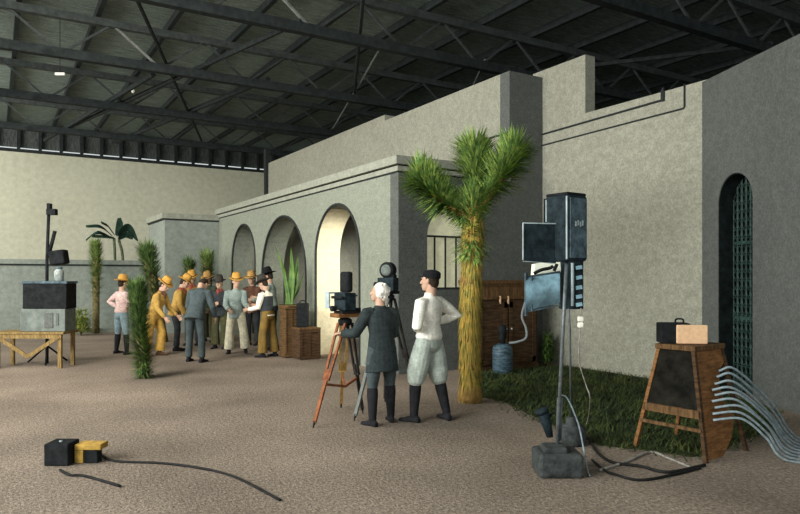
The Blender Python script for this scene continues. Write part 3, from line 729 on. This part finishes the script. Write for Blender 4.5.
# planter, crate and agave in front of the arcade
def planter():
    b0 = gp(289,357); t = thing('planter_box', 'tall narrow brown wooden planter box holding the agave', 'planter', b0, 0)
    b = MB(); b.bevbox((0,0,.56), (.30,.34,1.10), .01)
    for z in (.06,1.06): b.bevbox((0,0,z), (.34,.38,.08), .008)
    for x in (-.13,0,.13): b.box((x,-.178,.56), (.012,.01,1.0))
    obj('box', b, 'brown_board', t)
    b = MB(); b.box((0,0,1.115), (.28,.32,.015)); obj('soil', b, 'grass_soil', t)
    a = thing('agave', 'agave with long upright green leaves in the tall planter', 'plant', b0+V((0,0,1.12)))
    d = 14.43
    for (p1, p2, w) in [((284,272),(274,243),.085), ((292,276),(291,246),.16), ((296,280),(298,254),.13), ((287,282),(281,258),.09), ((298,290),(304,272),.08), ((294,284),(295,262),.14)]:
        b = MB(); p = bez([b0+V((0,0,1.12)), dp(*p1, d-random.uniform(-.06,.06)), dp(*p2, d-random.uniform(-.1,.2))], 6); n = len(p); vs = []
        sv = w3(1,0)-w3(0,0); fv = w3(0,1)-w3(0,0)
        for i, q in enumerate(p):
            ww = w*.5*(1-(i/(n-1))**2*.97); vs += [q-sv*ww-fv*ww*.4, q+fv*.02, q+sv*ww-fv*ww*.4]
        b.add(vs, [f for i in range(n-1) for f in ((3*i,3*i+1,3*i+4,3*i+3), (3*i+1,3*i+2,3*i+5,3*i+4))])
        obj('leaf', b, 'agave_leaf', a, True, world=True)
    c0 = gp(306,358.5); c = thing('wooden_crate', 'dark low wooden crate right of the tall planter', 'crate', c0, 0)
    b = MB(); b.bevbox((0,0,.32), (.46,.42,.60), .012)
    for x in (-.2,.2): b.box((x,-.215,.32), (.06,.02,.62))
    for z in (.05,.59): b.box((0,-.218,z), (.46,.02,.07))
    b.box((0,-.217,.32), (.02,.012,.6)); obj('box', b, 'dark_wood', c)
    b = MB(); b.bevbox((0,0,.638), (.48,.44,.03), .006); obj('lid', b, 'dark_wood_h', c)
    k0 = c0+V((0,0,.654)); k = thing('instrument_case', 'small black case standing upright on the dark crate', 'case', k0, -YAW)
    b = MB(); b.bevbox((-.07,0,.25), (.24,.18,.50), .015); obj('case_body', b, 'black_metal', k)
    b = MB(); b.tube(bez([(-.13,0,.5), (-.11,0,.55), (-.03,0,.55), (-.01,0,.5)], 5), .01, 6); obj('handle', b, 'black_metal', k)
planter()

# ------------------------------------------------------------------ film cameras on tripods
def tripod(label, apex, feet, mats, spread=True, name='film_tripod'):
    apex = V(apex); c = V((apex.x, apex.y, 0)); t = thing(name, label, 'tripod', c)
    b = MB(); b.lathe([(.06,-.09), (.085,-.07), (.085,-.02), (.06,0)], apex, 16); obj('tripod_head', b, 'black_metal', t, True, world=True)
    for f, m in zip(feet, mats):
        f = V(f); top = apex+V((0,0,-.06))+(V((f.x,f.y,0))-c).normalized()*.07
        dirv = (f-top).normalized(); side = dirv.cross(V((f.x-c.x,f.y-c.y,0))).normalized()
        b = MB(); mid = top.lerp(f,.55)
        for s2 in (-1,1): b.bar(top+side*.05*s2, mid+side*.032*s2, .028, .022); 
        b.bar(mid+dirv*-.12, f+dirv*-.06, .040, .026); b.bar(mid+side*.045, mid-side*.045, .03, .03)
        lg = obj('leg', b, m, t, world=True)
        b = MB(); b.tube([f+dirv*-.08, f], [.018,.006], 8); obj('spike_foot', b, 'black_metal', lg, world=True)
    if spread:
        ct = c+V((0,0,.38)); b = MB()
        for f in feet:
            q = apex.lerp(V(f), .62); b.bar(ct, q, .025, .03)
        obj('spreader', b, mats[0], t, world=True)
    return t
ap = dp(345,318,8.05)
tripod('red-brown wooden tripod carrying the boxy film camera at the left', ap, [gp(313,428), gp(341,408), gp(363,414)], ['tripod_wood','tripod_yellow','tripod_dark'])
ap2 = dp(388,294,8.55)
tripod('second tripod with dark legs half hidden behind the dark coat', ap2, [gp(417,403), gp(354,421), gp(385,402)], ['tripod_dark','pale_rod','tripod_dark'], False)
def film_camera():
    t = thing('film_camera', 'old boxy film camera with upright magazine on the red-brown tripod', 'camera', ap, -YAW+R(35))
    b = MB(); b.bevbox((0,0,.035), (.30,.22,.05), .008); obj('pan_plate', b, 'orange_wood', t)
    b = MB(); b.bevbox((0,-.02,.075), (.22,.20,.03), .005); b.tube([(.16,-.02,.06), (.16,-.02,.12)], .045, 12); b.tube([(-.14,-.02,.12), (-.20,-.02,.12)], .035, 10); obj('tilt_head', b, 'black_metal', t)
    b = MB(); b.bevbox((0,0,.20), (.16,.26,.21), .012); obj('camera_body', b, 'blueblack_metal', t)
    b = MB(); b.bevbox((0,-.03,.435), (.085,.20,.25), .03); obj('film_magazine', b, 'black_metal', t)
    b = MB(); b.tube([(0,.12,.21), (0,.20,.21)], .04, 14); obj('lens', b, 'black_metal', t, True)
    b = MB(); 
    for x, z, sx, sz in ((0,.30,.22,.02), (0,.12,.22,.02), (-.10,.21,.02,.18), (.10,.21,.02,.18)): b.bevbox((x,.25,z), (sx,.10,sz), .004)
    obj('matte_box', b, 'lamp_edge', t)
    b = MB(); b.tube([(.08,-.02,.20), (.115,-.02,.20)], .012, 8); b.bar((.115,-.02,.20), (.115,-.02,.27), .012, .016); b.tube([(.11,-.02,.27), (.16,-.02,.27)], .012, 8); obj('crank', b, 'pole_metal', t)
    b = MB(); b.tube([(-.11,-.14,.25), (-.11,.12,.25)], .018, 10); obj('viewfinder', b, 'black_metal', t)
film_camera()
def camera2():
    t = thing('film_camera', 'film camera with round dark magazines showing above the white hair', 'camera', ap2, -YAW+R(60))
    b = MB(); b.bevbox((0,0,.02), (.22,.22,.04), .008); obj('pan_plate', b, 'black_metal', t)
    b = MB(); b.bevbox((0,0,.125), (.14,.24,.17), .012); obj('camera_body', b, 'blueblack_metal', t)
    b = MB(); b.tube([(0,.12,.12), (0,.2,.12)], .035, 12); obj('lens', b, 'black_metal', t, True)
    rot = M.Rotation(pi/2, 3, 'Y')
    b = MB(); b.lathe([(.05,-.05), (.10,-.05), (.105,-.04), (.105,.04), (.10,.05), (.05,.05)], (0,0,.305), 24, rot); mg = obj('film_magazine', b, 'black_metal', t, True)
    for sx in (-1,1):
        b = MB(); b.lathe([(.015,-.004), (.072,-.004), (.072,.004), (.015,.004)], (sx*.053,0,.305), 24, rot); obj('magazine_cover', b, 'pale_case', mg, True)
    b = MB(); b.bevbox((0,-.06,.22), (.08,.10,.06), .01); obj('magazine_throat', b, 'black_metal', t)
camera2()

# ------------------------------------------------------------------ arc lamps at right
def lamp_stands():
    d = 5.85; b0 = gp(557,473); Q = lambda px, py, dd=0: dp(px, py, d+dd)
    t = thing('arc_lamp', 'tall dark arc lamp with stepped black housing on front weighted base', 'lamp', b0)
    ez = -YAW
    b = MB(); b.bevbox(b0+V((0,0,.10)), (.38,.36,.20), .03, rz=ez); b.bevbox(b0+V((-.04,.0,.22)), (.20,.20,.06), .02, rz=ez); obj('weighted_base', b, 'cast_base', t, world=True)
    b = MB(); b.tube([b0+V((.01,.01,.2)), Q(563,330), Q(567,255)], .016, 10); b.tube([Q(558.5,440), Q(560,398)], .026, 10); obj('pole', b, 'pole_metal', t, True, world=True)
    rx = w3(1,0)-w3(0,0); fy = w3(0,1)-w3(0,0)
    rotm = M.Rotation(ez+R(-54), 3, 'Z')       # housing turned so two faces show
    c = Q(566,229,.05)
    b = MB(); b.bevbox(c, (.27,.27,.58), .03, mtx=rotm); hs = obj('housing', b, 'blueblack_metal', t, world=True)
    b = MB(); b.bevbox(c+V((0,0,.295)), (.25,.25,.03), .012, mtx=rotm); obj('housing_cap', b, 'black_metal', hs, world=True)
    # side face lighter slate plate, with pale name plate
    nx = rotm @ V((1,0,0)); ny = rotm @ V((0,-1,0))
    for nn, ww, m2 in ((nx, .22, 'slate_metal'),):
        b = MB(); b.bevbox(c+nn*.136, (.012,ww,.52), .004, mtx=rotm); obj('side_plate', b, m2, hs, world=True)
        b = MB()
        for i in range(4): b.bevbox(c+nn*.143+rotm @ V((0,-.04+.03*i,.035+.01*(i % 2))), (.006,.018,.045), .002, mtx=rotm)
        obj('name_plate', b, 'lamp_edge', hs, world=True)
    for k in range(2):
        p = c+ny*.138+rotm @ V((-.125+.25*k,0,0)); b = MB(); b.bar(p+V((0,0,-.27)), p+V((0,0,.27)), .012, .012); obj('corner_strip', b, 'black_metal' if k == 0 else 'lamp_edge', hs, world=True)
    # side flap on the left (barn door)
    fl0, fl1 = Q(523,0,-.1), Q(556,0,-.02); zt, zb = Q(523,223,-.1).z, Q(523,260,-.1).z
    f = lambda p, z: V((p.x,p.y,z))
    b = MB(); b.prism([f(fl0,zb-.01), f(fl1,zb-.03), f(fl1,zt), f(fl0,zt)], fy*.02); bd2 = obj('barn_door', b, 'blueblack_metal', t, world=True)
    b = MB(); b.bar(f(fl0,zt)-fy*.005, f(fl1,zt)-fy*.005, .007, .010); b.bar(f(fl0,zb)-fy*.005, f(fl0,zt)-fy*.005, .008, .010); b.bar(f(fl0,zb-.01)-fy*.005, f(fl1,zb-.03)-fy*.005, .004, .006); obj('barn_door_edge', b, 'lamp_edge', bd2, world=True)
    b = MB(); b.bar(Q(546,222,-.04), Q(546,200,-.1), .012, .01); obj('edge_strip', b, 'lamp_edge', t, world=True)
    # ---- lower lamp on a second stand
    b1 = gp(571,444); d1 = FPX*CH/(444-HZ)
    Q1 = lambda px, py, dd=0: dp(px, py, 6.35+dd)
    t2 = thing('arc_lamp', 'lower open arc lamp with pale blue reflector on rear round base', 'lamp', b1)
    b = MB(); b.lathe([(.14,0), (.15,.02), (.15,.16), (.13,.19), (.06,.20), (.05,.26), (.03,.28)], b1, 20); obj('weighted_base', b, 'cast_base', t2, True, world=True)
    b = MB(); b.tube([b1+V((0,0,.25)), Q1(570,330), Q1(567,290,.0)], .010, 8); obj('pole', b, 'pole_metal', t2, True, world=True)
    # reflector: blue curved panel
    b = MB(); L0, L1 = Q1(526,0,-.10), Q1(560,0,0)
    def q2(u, v): # u across, v down
        p = Q1(526+34*u, (277-5*u)+(34-3*u)*v, -.10+.10*u-.10*sin(pi*v)); return p
    n, mm = 8, 8; vs = [q2(i/n, j/mm) for j in range(mm+1) for i in range(n+1)]; vs2 = [p+fy*.012 for p in vs]; k = len(vs)
    fs = [(j*(n+1)+i, j*(n+1)+i+1, (j+1)*(n+1)+i+1, (j+1)*(n+1)+i) for j in range(mm) for i in range(n)]
    b.add(vs+vs2, fs+[tuple(x+k for x in reversed(q)) for q in fs]); rf = obj('reflector', b, 'lamp_blue', t2, True, world=True)
    b = MB(); b.bar(Q1(532,276,-.12), Q1(532,311,-.12), .012, .012); b.bar(Q1(526,312,-.12), Q1(560,305,-.02), .012, .012); b.bar(Q1(526,273,-.12), Q1(526,316,-.12), .02, .02); b.bar(Q1(526,277,-.1), Q1(560,272,0), .016, .02); obj('reflector_rim', b, 'slate_metal', rf, world=True)
    b = MB(); b.prism([Q1(534,276,-.02), Q1(561,272,.02), Q1(560,259,.02), Q1(535,264,-.02)], fy*.16); obj('lamp_trough', b, 'lamp_white', t2, world=True)
    b = MB(); b.tube(bez([Q1(534,273.5,-.06), Q1(541,270,-.06), Q1(550,268,-.05), Q1(553,266,-.05)], 4), .016, 8); b.tube([Q1(554,271,-.06), Q1(557,264,-.06)], .016, 8); obj('carbon_holder', b, 'black_metal', t2, True, world=True)
    # dark frame at right with pale tube and rungs
    b = MB(); b.bevbox(Q1(571,285,.05), (.21,.12,.46), .01, rz=ez); fr = obj('lamp_frame', b, 'blueblack_metal', t2, world=True)
    b = MB(); b.tube([Q1(572.5,263,-.03), Q1(572.5,306,-.03)], .015, 8); obj('frame_tube', b, 'lamp_edge', fr, True, world=True)
    for yy in (268,278,288,297,305):
        b = MB(); b.bar(Q1(576,yy,-.03), Q1(582,yy-1,-.03), .02, .035); obj('terminal', b, 'lamp_blue', fr, world=True)
    # plug and cables
    b = MB(); 
    for yy in (319,325): b.bevbox(Q1(580.5,yy,-.03), (.055,.04,.05), .012, rz=ez)
    tag(obj('cable_plug', b, 'plug_white', origin=Q1(580.5,322,-.03)), 'white cable plug hanging below the lower arc lamp', 'plug')
    def cable(label, pts, r, m, name='cable', group='cables around the lamps'):
        b = MB(); b.tube(bez(pts, 8), r, 6); return tag(obj(name, b, m, None, True, origin=pts[0]), label, 'cable', group)
    cable('thin pale cable dropping from the white plug to the grass', [Q1(581,308,-.03), Q1(580,318,-.03), Q1(580,330,-.03), Q1(579,360), Q1(586,385,.1), Q1(590,400,.1), gp(586,425), gp(575,428)], .006, 'cable_grey')
    cable('pale looped cable arching over the front lamp base', [Q(562,395), Q(567,398), Q(573,410), Q(580,430), gp(587,468,.05), gp(590,476,.01)], .008, 'cable_pale')
    cable('black cable running from the lamp bases to the wooden pedestal', [gp(588,437,.02), gp(597,452,.015), gp(612,462,.015), gp(640,466,.015), gp(668,472,.015), gp(705,465,.015)], .014, 'cable_black')
    cable('grey cable looping on the ground before the pedestal', [gp(600,470,.012), gp(625,462,.012), gp(650,452,.012), gp(668,458,.012), gp(690,467,.012)], .012, 'cable_grey')
    cable('second black cable snaking past the front lamp base', [gp(592,460,.012), gp(604,470,.012), gp(614,474,.012), gp(640,480,.012), gp(676,474,.012), gp(700,468,.012)], .012, 'cable_black')
    # clamp / spare head lying against the stand
    p = Q(546,423,.15); cl = thing('lamp_clamp', 'dark clamp lamp leaning beside the front lamp base', 'clamp', gp(548,441))
    b = MB(); b.tube([Q(543,413,.3), Q(547,425,.3), Q(550,437,.25)], [.055,.045,.03], 12); b.tube([Q(543,413,.3), Q(541,409,.3)], [.06,.065], 12); obj('clamp_body', b, 'blueblack_metal', cl, True, world=True)
    b = MB(); b.tube(bez([Q(547,420,.3), Q(553,413,.3), Q(559,411,.2)], 4), .010, 6); obj('clamp_arm', b, 'black_metal', cl, True, world=True)
lamp_stands()
def blue_can():
    p = gp(502.5,373.5); t = thing('metal_canister', 'blue-grey metal canister on the grass before the cabinet', 'canister', p)
    b = MB(); b.lathe([(.16,0), (.175,.02), (.175,.44), (.16,.48), (.10,.52), (.06,.53)], p, 24); obj('canister_body', b, 'can_blue', t, True, world=True)
    b = MB(); b.lathe([(.05,.52), (.055,.60), (.075,.64), (.075,.80), (.06,.84), (.02,.86)], p, 16); obj('canister_neck', b, 'black_metal', t, True, world=True)
    b = MB()
    for i in range(6): b.lathe([(.176,.07+i*.065), (.181,.078+i*.065), (.176,.086+i*.065)], p, 24)
    obj('hoop', b, 'slate_metal', t, True, world=True)
    dd = (p.x*SA+p.y*CA); Q = lambda px, py, k=0: dp(px, py, dd+k)
    h = MB(); h.tube(bez([Q(509,343), Q(517,342,-.05), Q(526,338,-.05), Q(526,328), Q(522,316), Q(526,300,.02)], 8), .022, 8)
    tag(obj('flexible_hose', h, 'hose', None, True, origin=Q(509,343)), 'silver flexible hose curving up from the blue-grey canister', 'hose')
blue_can()

# ------------------------------------------------------------------ pedestal at right with box and cables
def pedestal():
    F0, F1 = w3(2.34,6.68), w3(2.79,6.07)
    e1 = (F1-F0).normalized(); e2 = V((-e1.y, e1.x, 0)); 
    if e2.dot(w3(0,1)) < 0: e2 = -e2
    W = (F1-F0).length; D = .76; H = 1.03
    cen = F0+e1*W/2+e2*D/2; ang = math.atan2(e1.y, e1.x)
    t = thing('wooden_pedestal', 'tapering wooden pedestal stand with dark front panel on the grass edge', 'pedestal', cen, ang)
    wt, dt = .36, .50     # top
    def P(u, v, z):       # u,v in -1..1
        k = z/H; return V((u*(W*(1-k)+wt*k)/2, v*(D*(1-k)+dt*k)/2, z))
    for (u, v) in ((-1,-1),(1,-1),(1,1),(-1,1)):
        b = MB(); b.bar(P(u*.97,v*.97,0), P(u*.97,v*.97,H), .034, .04); obj('leg', b, 'orange_wood' if u < 0 else 'dark_wood', t)
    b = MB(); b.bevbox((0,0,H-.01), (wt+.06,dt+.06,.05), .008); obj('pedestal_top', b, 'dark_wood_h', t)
    b = MB(); b.prism([P(-.9,-1,.46), P(.9,-1,.46), P(.92,-1,H-.03), P(-.92,-1,H-.03)], (0,.015,0)); obj('front_panel', b, 'soot_panel', t)
    for z, h2 in ((.42,.075), (.28,.03)):
        b = MB(); b.bar(P(-.97,-1.02,z), P(.97,-1.02,z), .03, h2); obj('crossbar', b, 'dark_wood_h', t)
    b = MB()  # right side panel with a curved cut-out at its far edge
    prof = [(-.98,.02), (-.2,.02), (.35,.16), (.75,.34), (.35,.50), (.25,.66), (.55,.80), (1.0,.88), (1.0,H-.03), (-1.0,H-.03)]
    b.prism([P(1,v,z) for v, z in prof], (-.02,0,0)); obj('side_panel', b, 'orange_wood', t)
    b = MB(); b.prism([P(-1,-.9,.46), P(-1,.9,.46), P(-1,.92,H-.03), P(-1,-.92,H-.03)], (.015,0,0)); obj('side_panel', b, 'soot_panel', t)
    # box on top
    k = thing('equipment_box', 'black box with handle and tan front plate on top of the pedestal', 'box', cen+V((0,0,H+.016))-e1*.06-e2*.08, -YAW+R(-8))
    b = MB(); b.bevbox((-.06,.02,.10), (.28,.20,.20), .012); obj('box_body', b, 'black_metal', k)
    b = MB(); b.bevbox((.085,-.10,.095), (.29,.03,.185), .012); obj('front_plate', b, 'tan_panel', k)
    b = MB(); b.tube(bez([(-.04,.02,.20), (-.03,.02,.235), (.03,.02,.235), (.04,.02,.20)], 5), .009, 6); obj('handle', b, 'black_metal', k)
    # pale cables fanning from the side to the floor
    Wm = M.Translation(cen) @ M.Rotation(ang, 4, 'Z')
    rnd = random.Random(4)
    ln = ['topmost pale cable fanning from the pedestal', 'second pale cable from the top of the fan at the pedestal', 'third pale cable from the top of the fan at the pedestal', 'fourth pale cable from the top of the fan at the pedestal', 'middle pale cable of the nine fanning from the pedestal',
          'fourth pale cable from the bottom of the fan at the pedestal', 'third pale cable from the bottom of the fan at the pedestal', 'second pale cable from the bottom of the fan at the pedestal', 'lowest pale cable of the fan at the pedestal']
    rt, ft = w3(1,0)-w3(0,0), w3(0,1)-w3(0,0)
    for i, (zz, vv) in enumerate(((.80,.10),(.75,-.10),(.69,-.30),(.64,-.50),(.59,-.40),(.54,-.60),(.48,-.50),(.43,-.66),(.375,-.68))):
        a = Wm @ (P(1,vv,zz)+V((.05,0,0))); e = w3(4.15-i*.075, 6.9-i*.10, .02); f = e+rt*.6-ft*.05
        b1 = a+rt*(.16+.012*i)-ft*.03*(vv < -.2)+V((0,0,.015)); c1 = b1.lerp(e, .52)+V((0,0,.05-.012*(i % 3)))
        m = MB(); m.tube(bez([a, b1, c1, e, f], 7), .012, 7)
        tag(obj('power_cable', m, 'cable_pale', None, True, origin=a), ln[i], 'cable', 'pale cables fanning from the pedestal')
pedestal()

# ------------------------------------------------------------------ left edge: trestle table with equipment, lamp stand
def left_group():
    d = 12.4; Q = lambda px, py, dd=0: dp(px, py, d+dd); sc = d/FPX
    zt = Q(60,332).z
    cen = V((*Q(36,368,.25).xy, 0)); t = thing('trestle_table', 'yellowish wooden trestle table with diagonal brace at the left edge', 'table', cen, -YAW)
    b = MB(); b.bevbox((0,0,zt-.02), (1.34,.60,.045), .008); obj('tabletop', b, 'trestle_wood', t)
    for x in (-.58,.58):
        for y in (-.24,.24): b = MB(); b.bevbox((x,y,(zt-.04)/2), (.07,.06,zt-.04), .006); obj('leg', b, 'trestle_wood', t)
    b = MB(); b.bar((.58,-.28,zt-.08), (.0,-.28,.22), .03, .07); b.bar((-.58,-.28,zt-.08), (.0,-.28,.22), .03, .07); obj('brace', b, 'trestle_wood', t)
    b = MB(); b.bar((-.62,-.27,zt-.08), (.62,-.27,zt-.08), .03, .08); obj('apron', b, 'trestle_wood', t)
    def box(name, label, x0, x1, y0, y1, dep, m, cat, extra=None):
        z0, z1 = zt+.003 if y1 >= 331 else Q(0,y1).z, Q(0,y0).z; w = (x1-x0)*sc; p = Q((x0+x1)/2, 300, .25)
        o = thing(name, label, cat, V((p.x,p.y,z0)), -YAW); bb = MB(); bb.bevbox((0,0,(z1-z0)/2), (w,dep,z1-z0-.004), .012); obj('case_body', bb, m, o)
        return o, w, z1-z0
    o, w, h = box('pale_case', 'pale grey case on the trestle table under the black cabinet', 26, 71, 309, 332, .42, 'pale_case', 'case')
    b = MB(); b.bevbox((w/2-.14,-.215,h/2+.02), (.05,.02,.22), .005); b.bevbox((w/2-.30,-.215,h/2), (.16,.02,.28), .005); obj('latch', b, 'stucco_dark', o)
    o, w, h = box('black_cabinet', 'black cabinet with grey lid on the pale case at left', 28, 72, 283.5, 309, .40, 'black_metal', 'cabinet')
    b = MB(); b.bevbox((0,0,h+.02), (w+.03,.43,.045), .008); obj('lid', b, 'slate_metal', o)
    p = V((*Q(59,300,.25).xy, Q(0,281.3).z)); j = thing('glass_jar', 'clear greyish glass jar on the black cabinet lid', 'jar', p)
    b = MB(); b.lathe([(.07,0), (.085,.015), (.085,.18), (.06,.22), (.05,.235)], (0,0,0), 18); obj('jar_body', b, 'jar_glass', j, True)
    b = MB(); b.lathe([(.056,.235), (.06,.24), (.06,.265), (.05,.27)], (0,0,0), 18); obj('jar_lid', b, 'slate_metal', j, True)
    b0 = V((*Q(47,372,.75).xy, 0)); s = thing('lamp_stand', 'dark lamp stand with black head behind the trestle table', 'lamp', b0)
    dd = .75
    b = MB(); b.tube([b0, Q(47,260,dd), Q(49,206,dd)], .03, 8); obj('pole', b, 'black_metal', s, True, world=True)
    b = MB()
    for a in range(3): b.tube([b0+V((0,0,.35)), b0+V((.4*cos(a*2.1+.4), .4*sin(a*2.1+.4), .015))], .018, 6)
    obj('foot_brace', b, 'black_metal', s, True, world=True)
    b = MB(); b.bevbox(Q(52,212,dd), (.18,.12,.12), .01, rz=-YAW); b.bevbox(Q(49.5,207,dd), (.07,.10,.14), .01, rz=-YAW); obj('bracket', b, 'black_metal', s, world=True)
    b = MB(); b.tube([Q(55,231,dd), Q(49,254,dd)], .035, 8); obj('strut', b, 'black_metal', s, True, world=True)
    b = MB(); b.bevbox(Q(59,257.5,dd-.1), (.30,.24,.28), .03, mtx=M.Rotation(-YAW, 3, 'Z') @ M.Rotation(R(-8), 3, 'Y')); obj('lamp_head', b, 'black_metal', s, world=True)
    # cable box at the lower left with yellow block
    p = gp(62,463); cbx = thing('junction_box', 'black junction box on the dirt at the lower left', 'box', p, -YAW)
    b = MB(); b.bevbox((0,0,.10), (.22,.22,.20), .012); obj('box_body', b, 'black_metal', cbx)
    b = MB(); b.lathe([(.005,.2), (.014,.2), (.014,.21), (.005,.212)], (0,-.02,0), 10); obj('stud', b, 'lamp_edge', cbx)
    p = gp(91.5,461); yb = thing('wood_block', 'yellow wooden block with dark notch beside the junction box', 'block', p, -YAW)
    b = MB(); b.bevbox((0,0,.145), (.24,.16,.05), .006); b.bevbox((-.08,0,.06), (.08,.16,.118), .006); obj('block_body', b, 'yellow_wood', yb)
    b = MB(); b.bevbox((.03,-.03,.06), (.12,.10,.115), .006); obj('socket', b, 'black_metal', yb)
    def cable(label, pts, r, m):
        b = MB(); b.tube(bez(pts, 8), r, 6); tag(obj('cable', b, m, None, True, origin=pts[0]), label, 'cable', 'cables on the dirt at lower left')
    cable('black cable running right along the dirt from the yellow block', [gp(92,452,.06), gp(100,454,.03), gp(115,461,.012), gp(160,463,.012), gp(200,468,.012), gp(235,477,.012), gp(280,500,.012)], .012, 'cable_black')
    cable('short black cable curling below the junction box', [gp(60,470,.014), gp(70,475,.012), gp(85,476,.012), gp(120,486,.012)], .012, 'cable_black')
left_group()

# ------------------------------------------------------------------ light
def area(name, loc, target, size, energy, col=(1,1,1)):
    l = bpy.data.lights.new(name, 'AREA'); l.shape = 'RECTANGLE'; l.size, l.size_y = size; l.energy = energy; l.color = col
    o = bpy.data.objects.new(name, l); C.objects.link(o); o.location = loc
    o.rotation_euler = (V(target)-V(loc)).to_track_quat('-Z', 'Y').to_euler(); return o
area('key_light', (-9,6,6.2), (7,13,1.6), (12,4.5), 3500, (.98,1,.94))  # unseen area light added for the soft light from the left
area('cast_fill', (-1.5,11,6.3), (3.6,14.5,.3), (3,2), 420, (1,.93,.80))  # unseen warm light added over the cast to lift the ground there
area('backdrop_fill', (-7,22,5.5), (2,30,3.4), (6,3), 1200, (1,.98,.88))  # unseen light added to brighten the backdrop
area('fill_light', (-1,-5.5,6.0), (6,10,0), (7,3), 160, (.95,1,.97))  # unseen weak fill added behind the camera
sp = bpy.data.lights.new('arch_spot', 'SPOT'); sp.energy = 260; sp.spot_size = R(85); sp.spot_blend = .6; sp.color = (1,.93,.75); sp.shadow_soft_size = .15
so = bpy.data.objects.new('arch_spot', sp); C.objects.link(so); so.location = (7.0,11.3,2.0); so.rotation_euler = (V((6.3,13.4,1.6))-V((7.0,11.3,2.0))).to_track_quat('-Z','Y').to_euler()

w = bpy.data.worlds.new('studio_daylight'); bpy.context.scene.world = w; w.use_nodes = True
bg = w.node_tree.nodes['Background']; bg.inputs['Color'].default_value = (.86,.93,.92,1); bg.inputs['Strength'].default_value = .8

cam = bpy.data.cameras.new('camera'); co = bpy.data.objects.new('camera', cam); C.objects.link(co)
cam.sensor_width = 36; cam.lens = FPX/800*36; cam.shift_y = 20/800; cam.clip_end = 200
co.location = (0,0,CH); co.rotation_euler = (pi/2, 0, -YAW)
bpy.context.scene.camera = co
sc = bpy.context.scene
sc.view_settings.view_transform = 'Standard'; sc.view_settings.look = 'None'; sc.view_settings.exposure = 0; sc.view_settings.gamma = 1
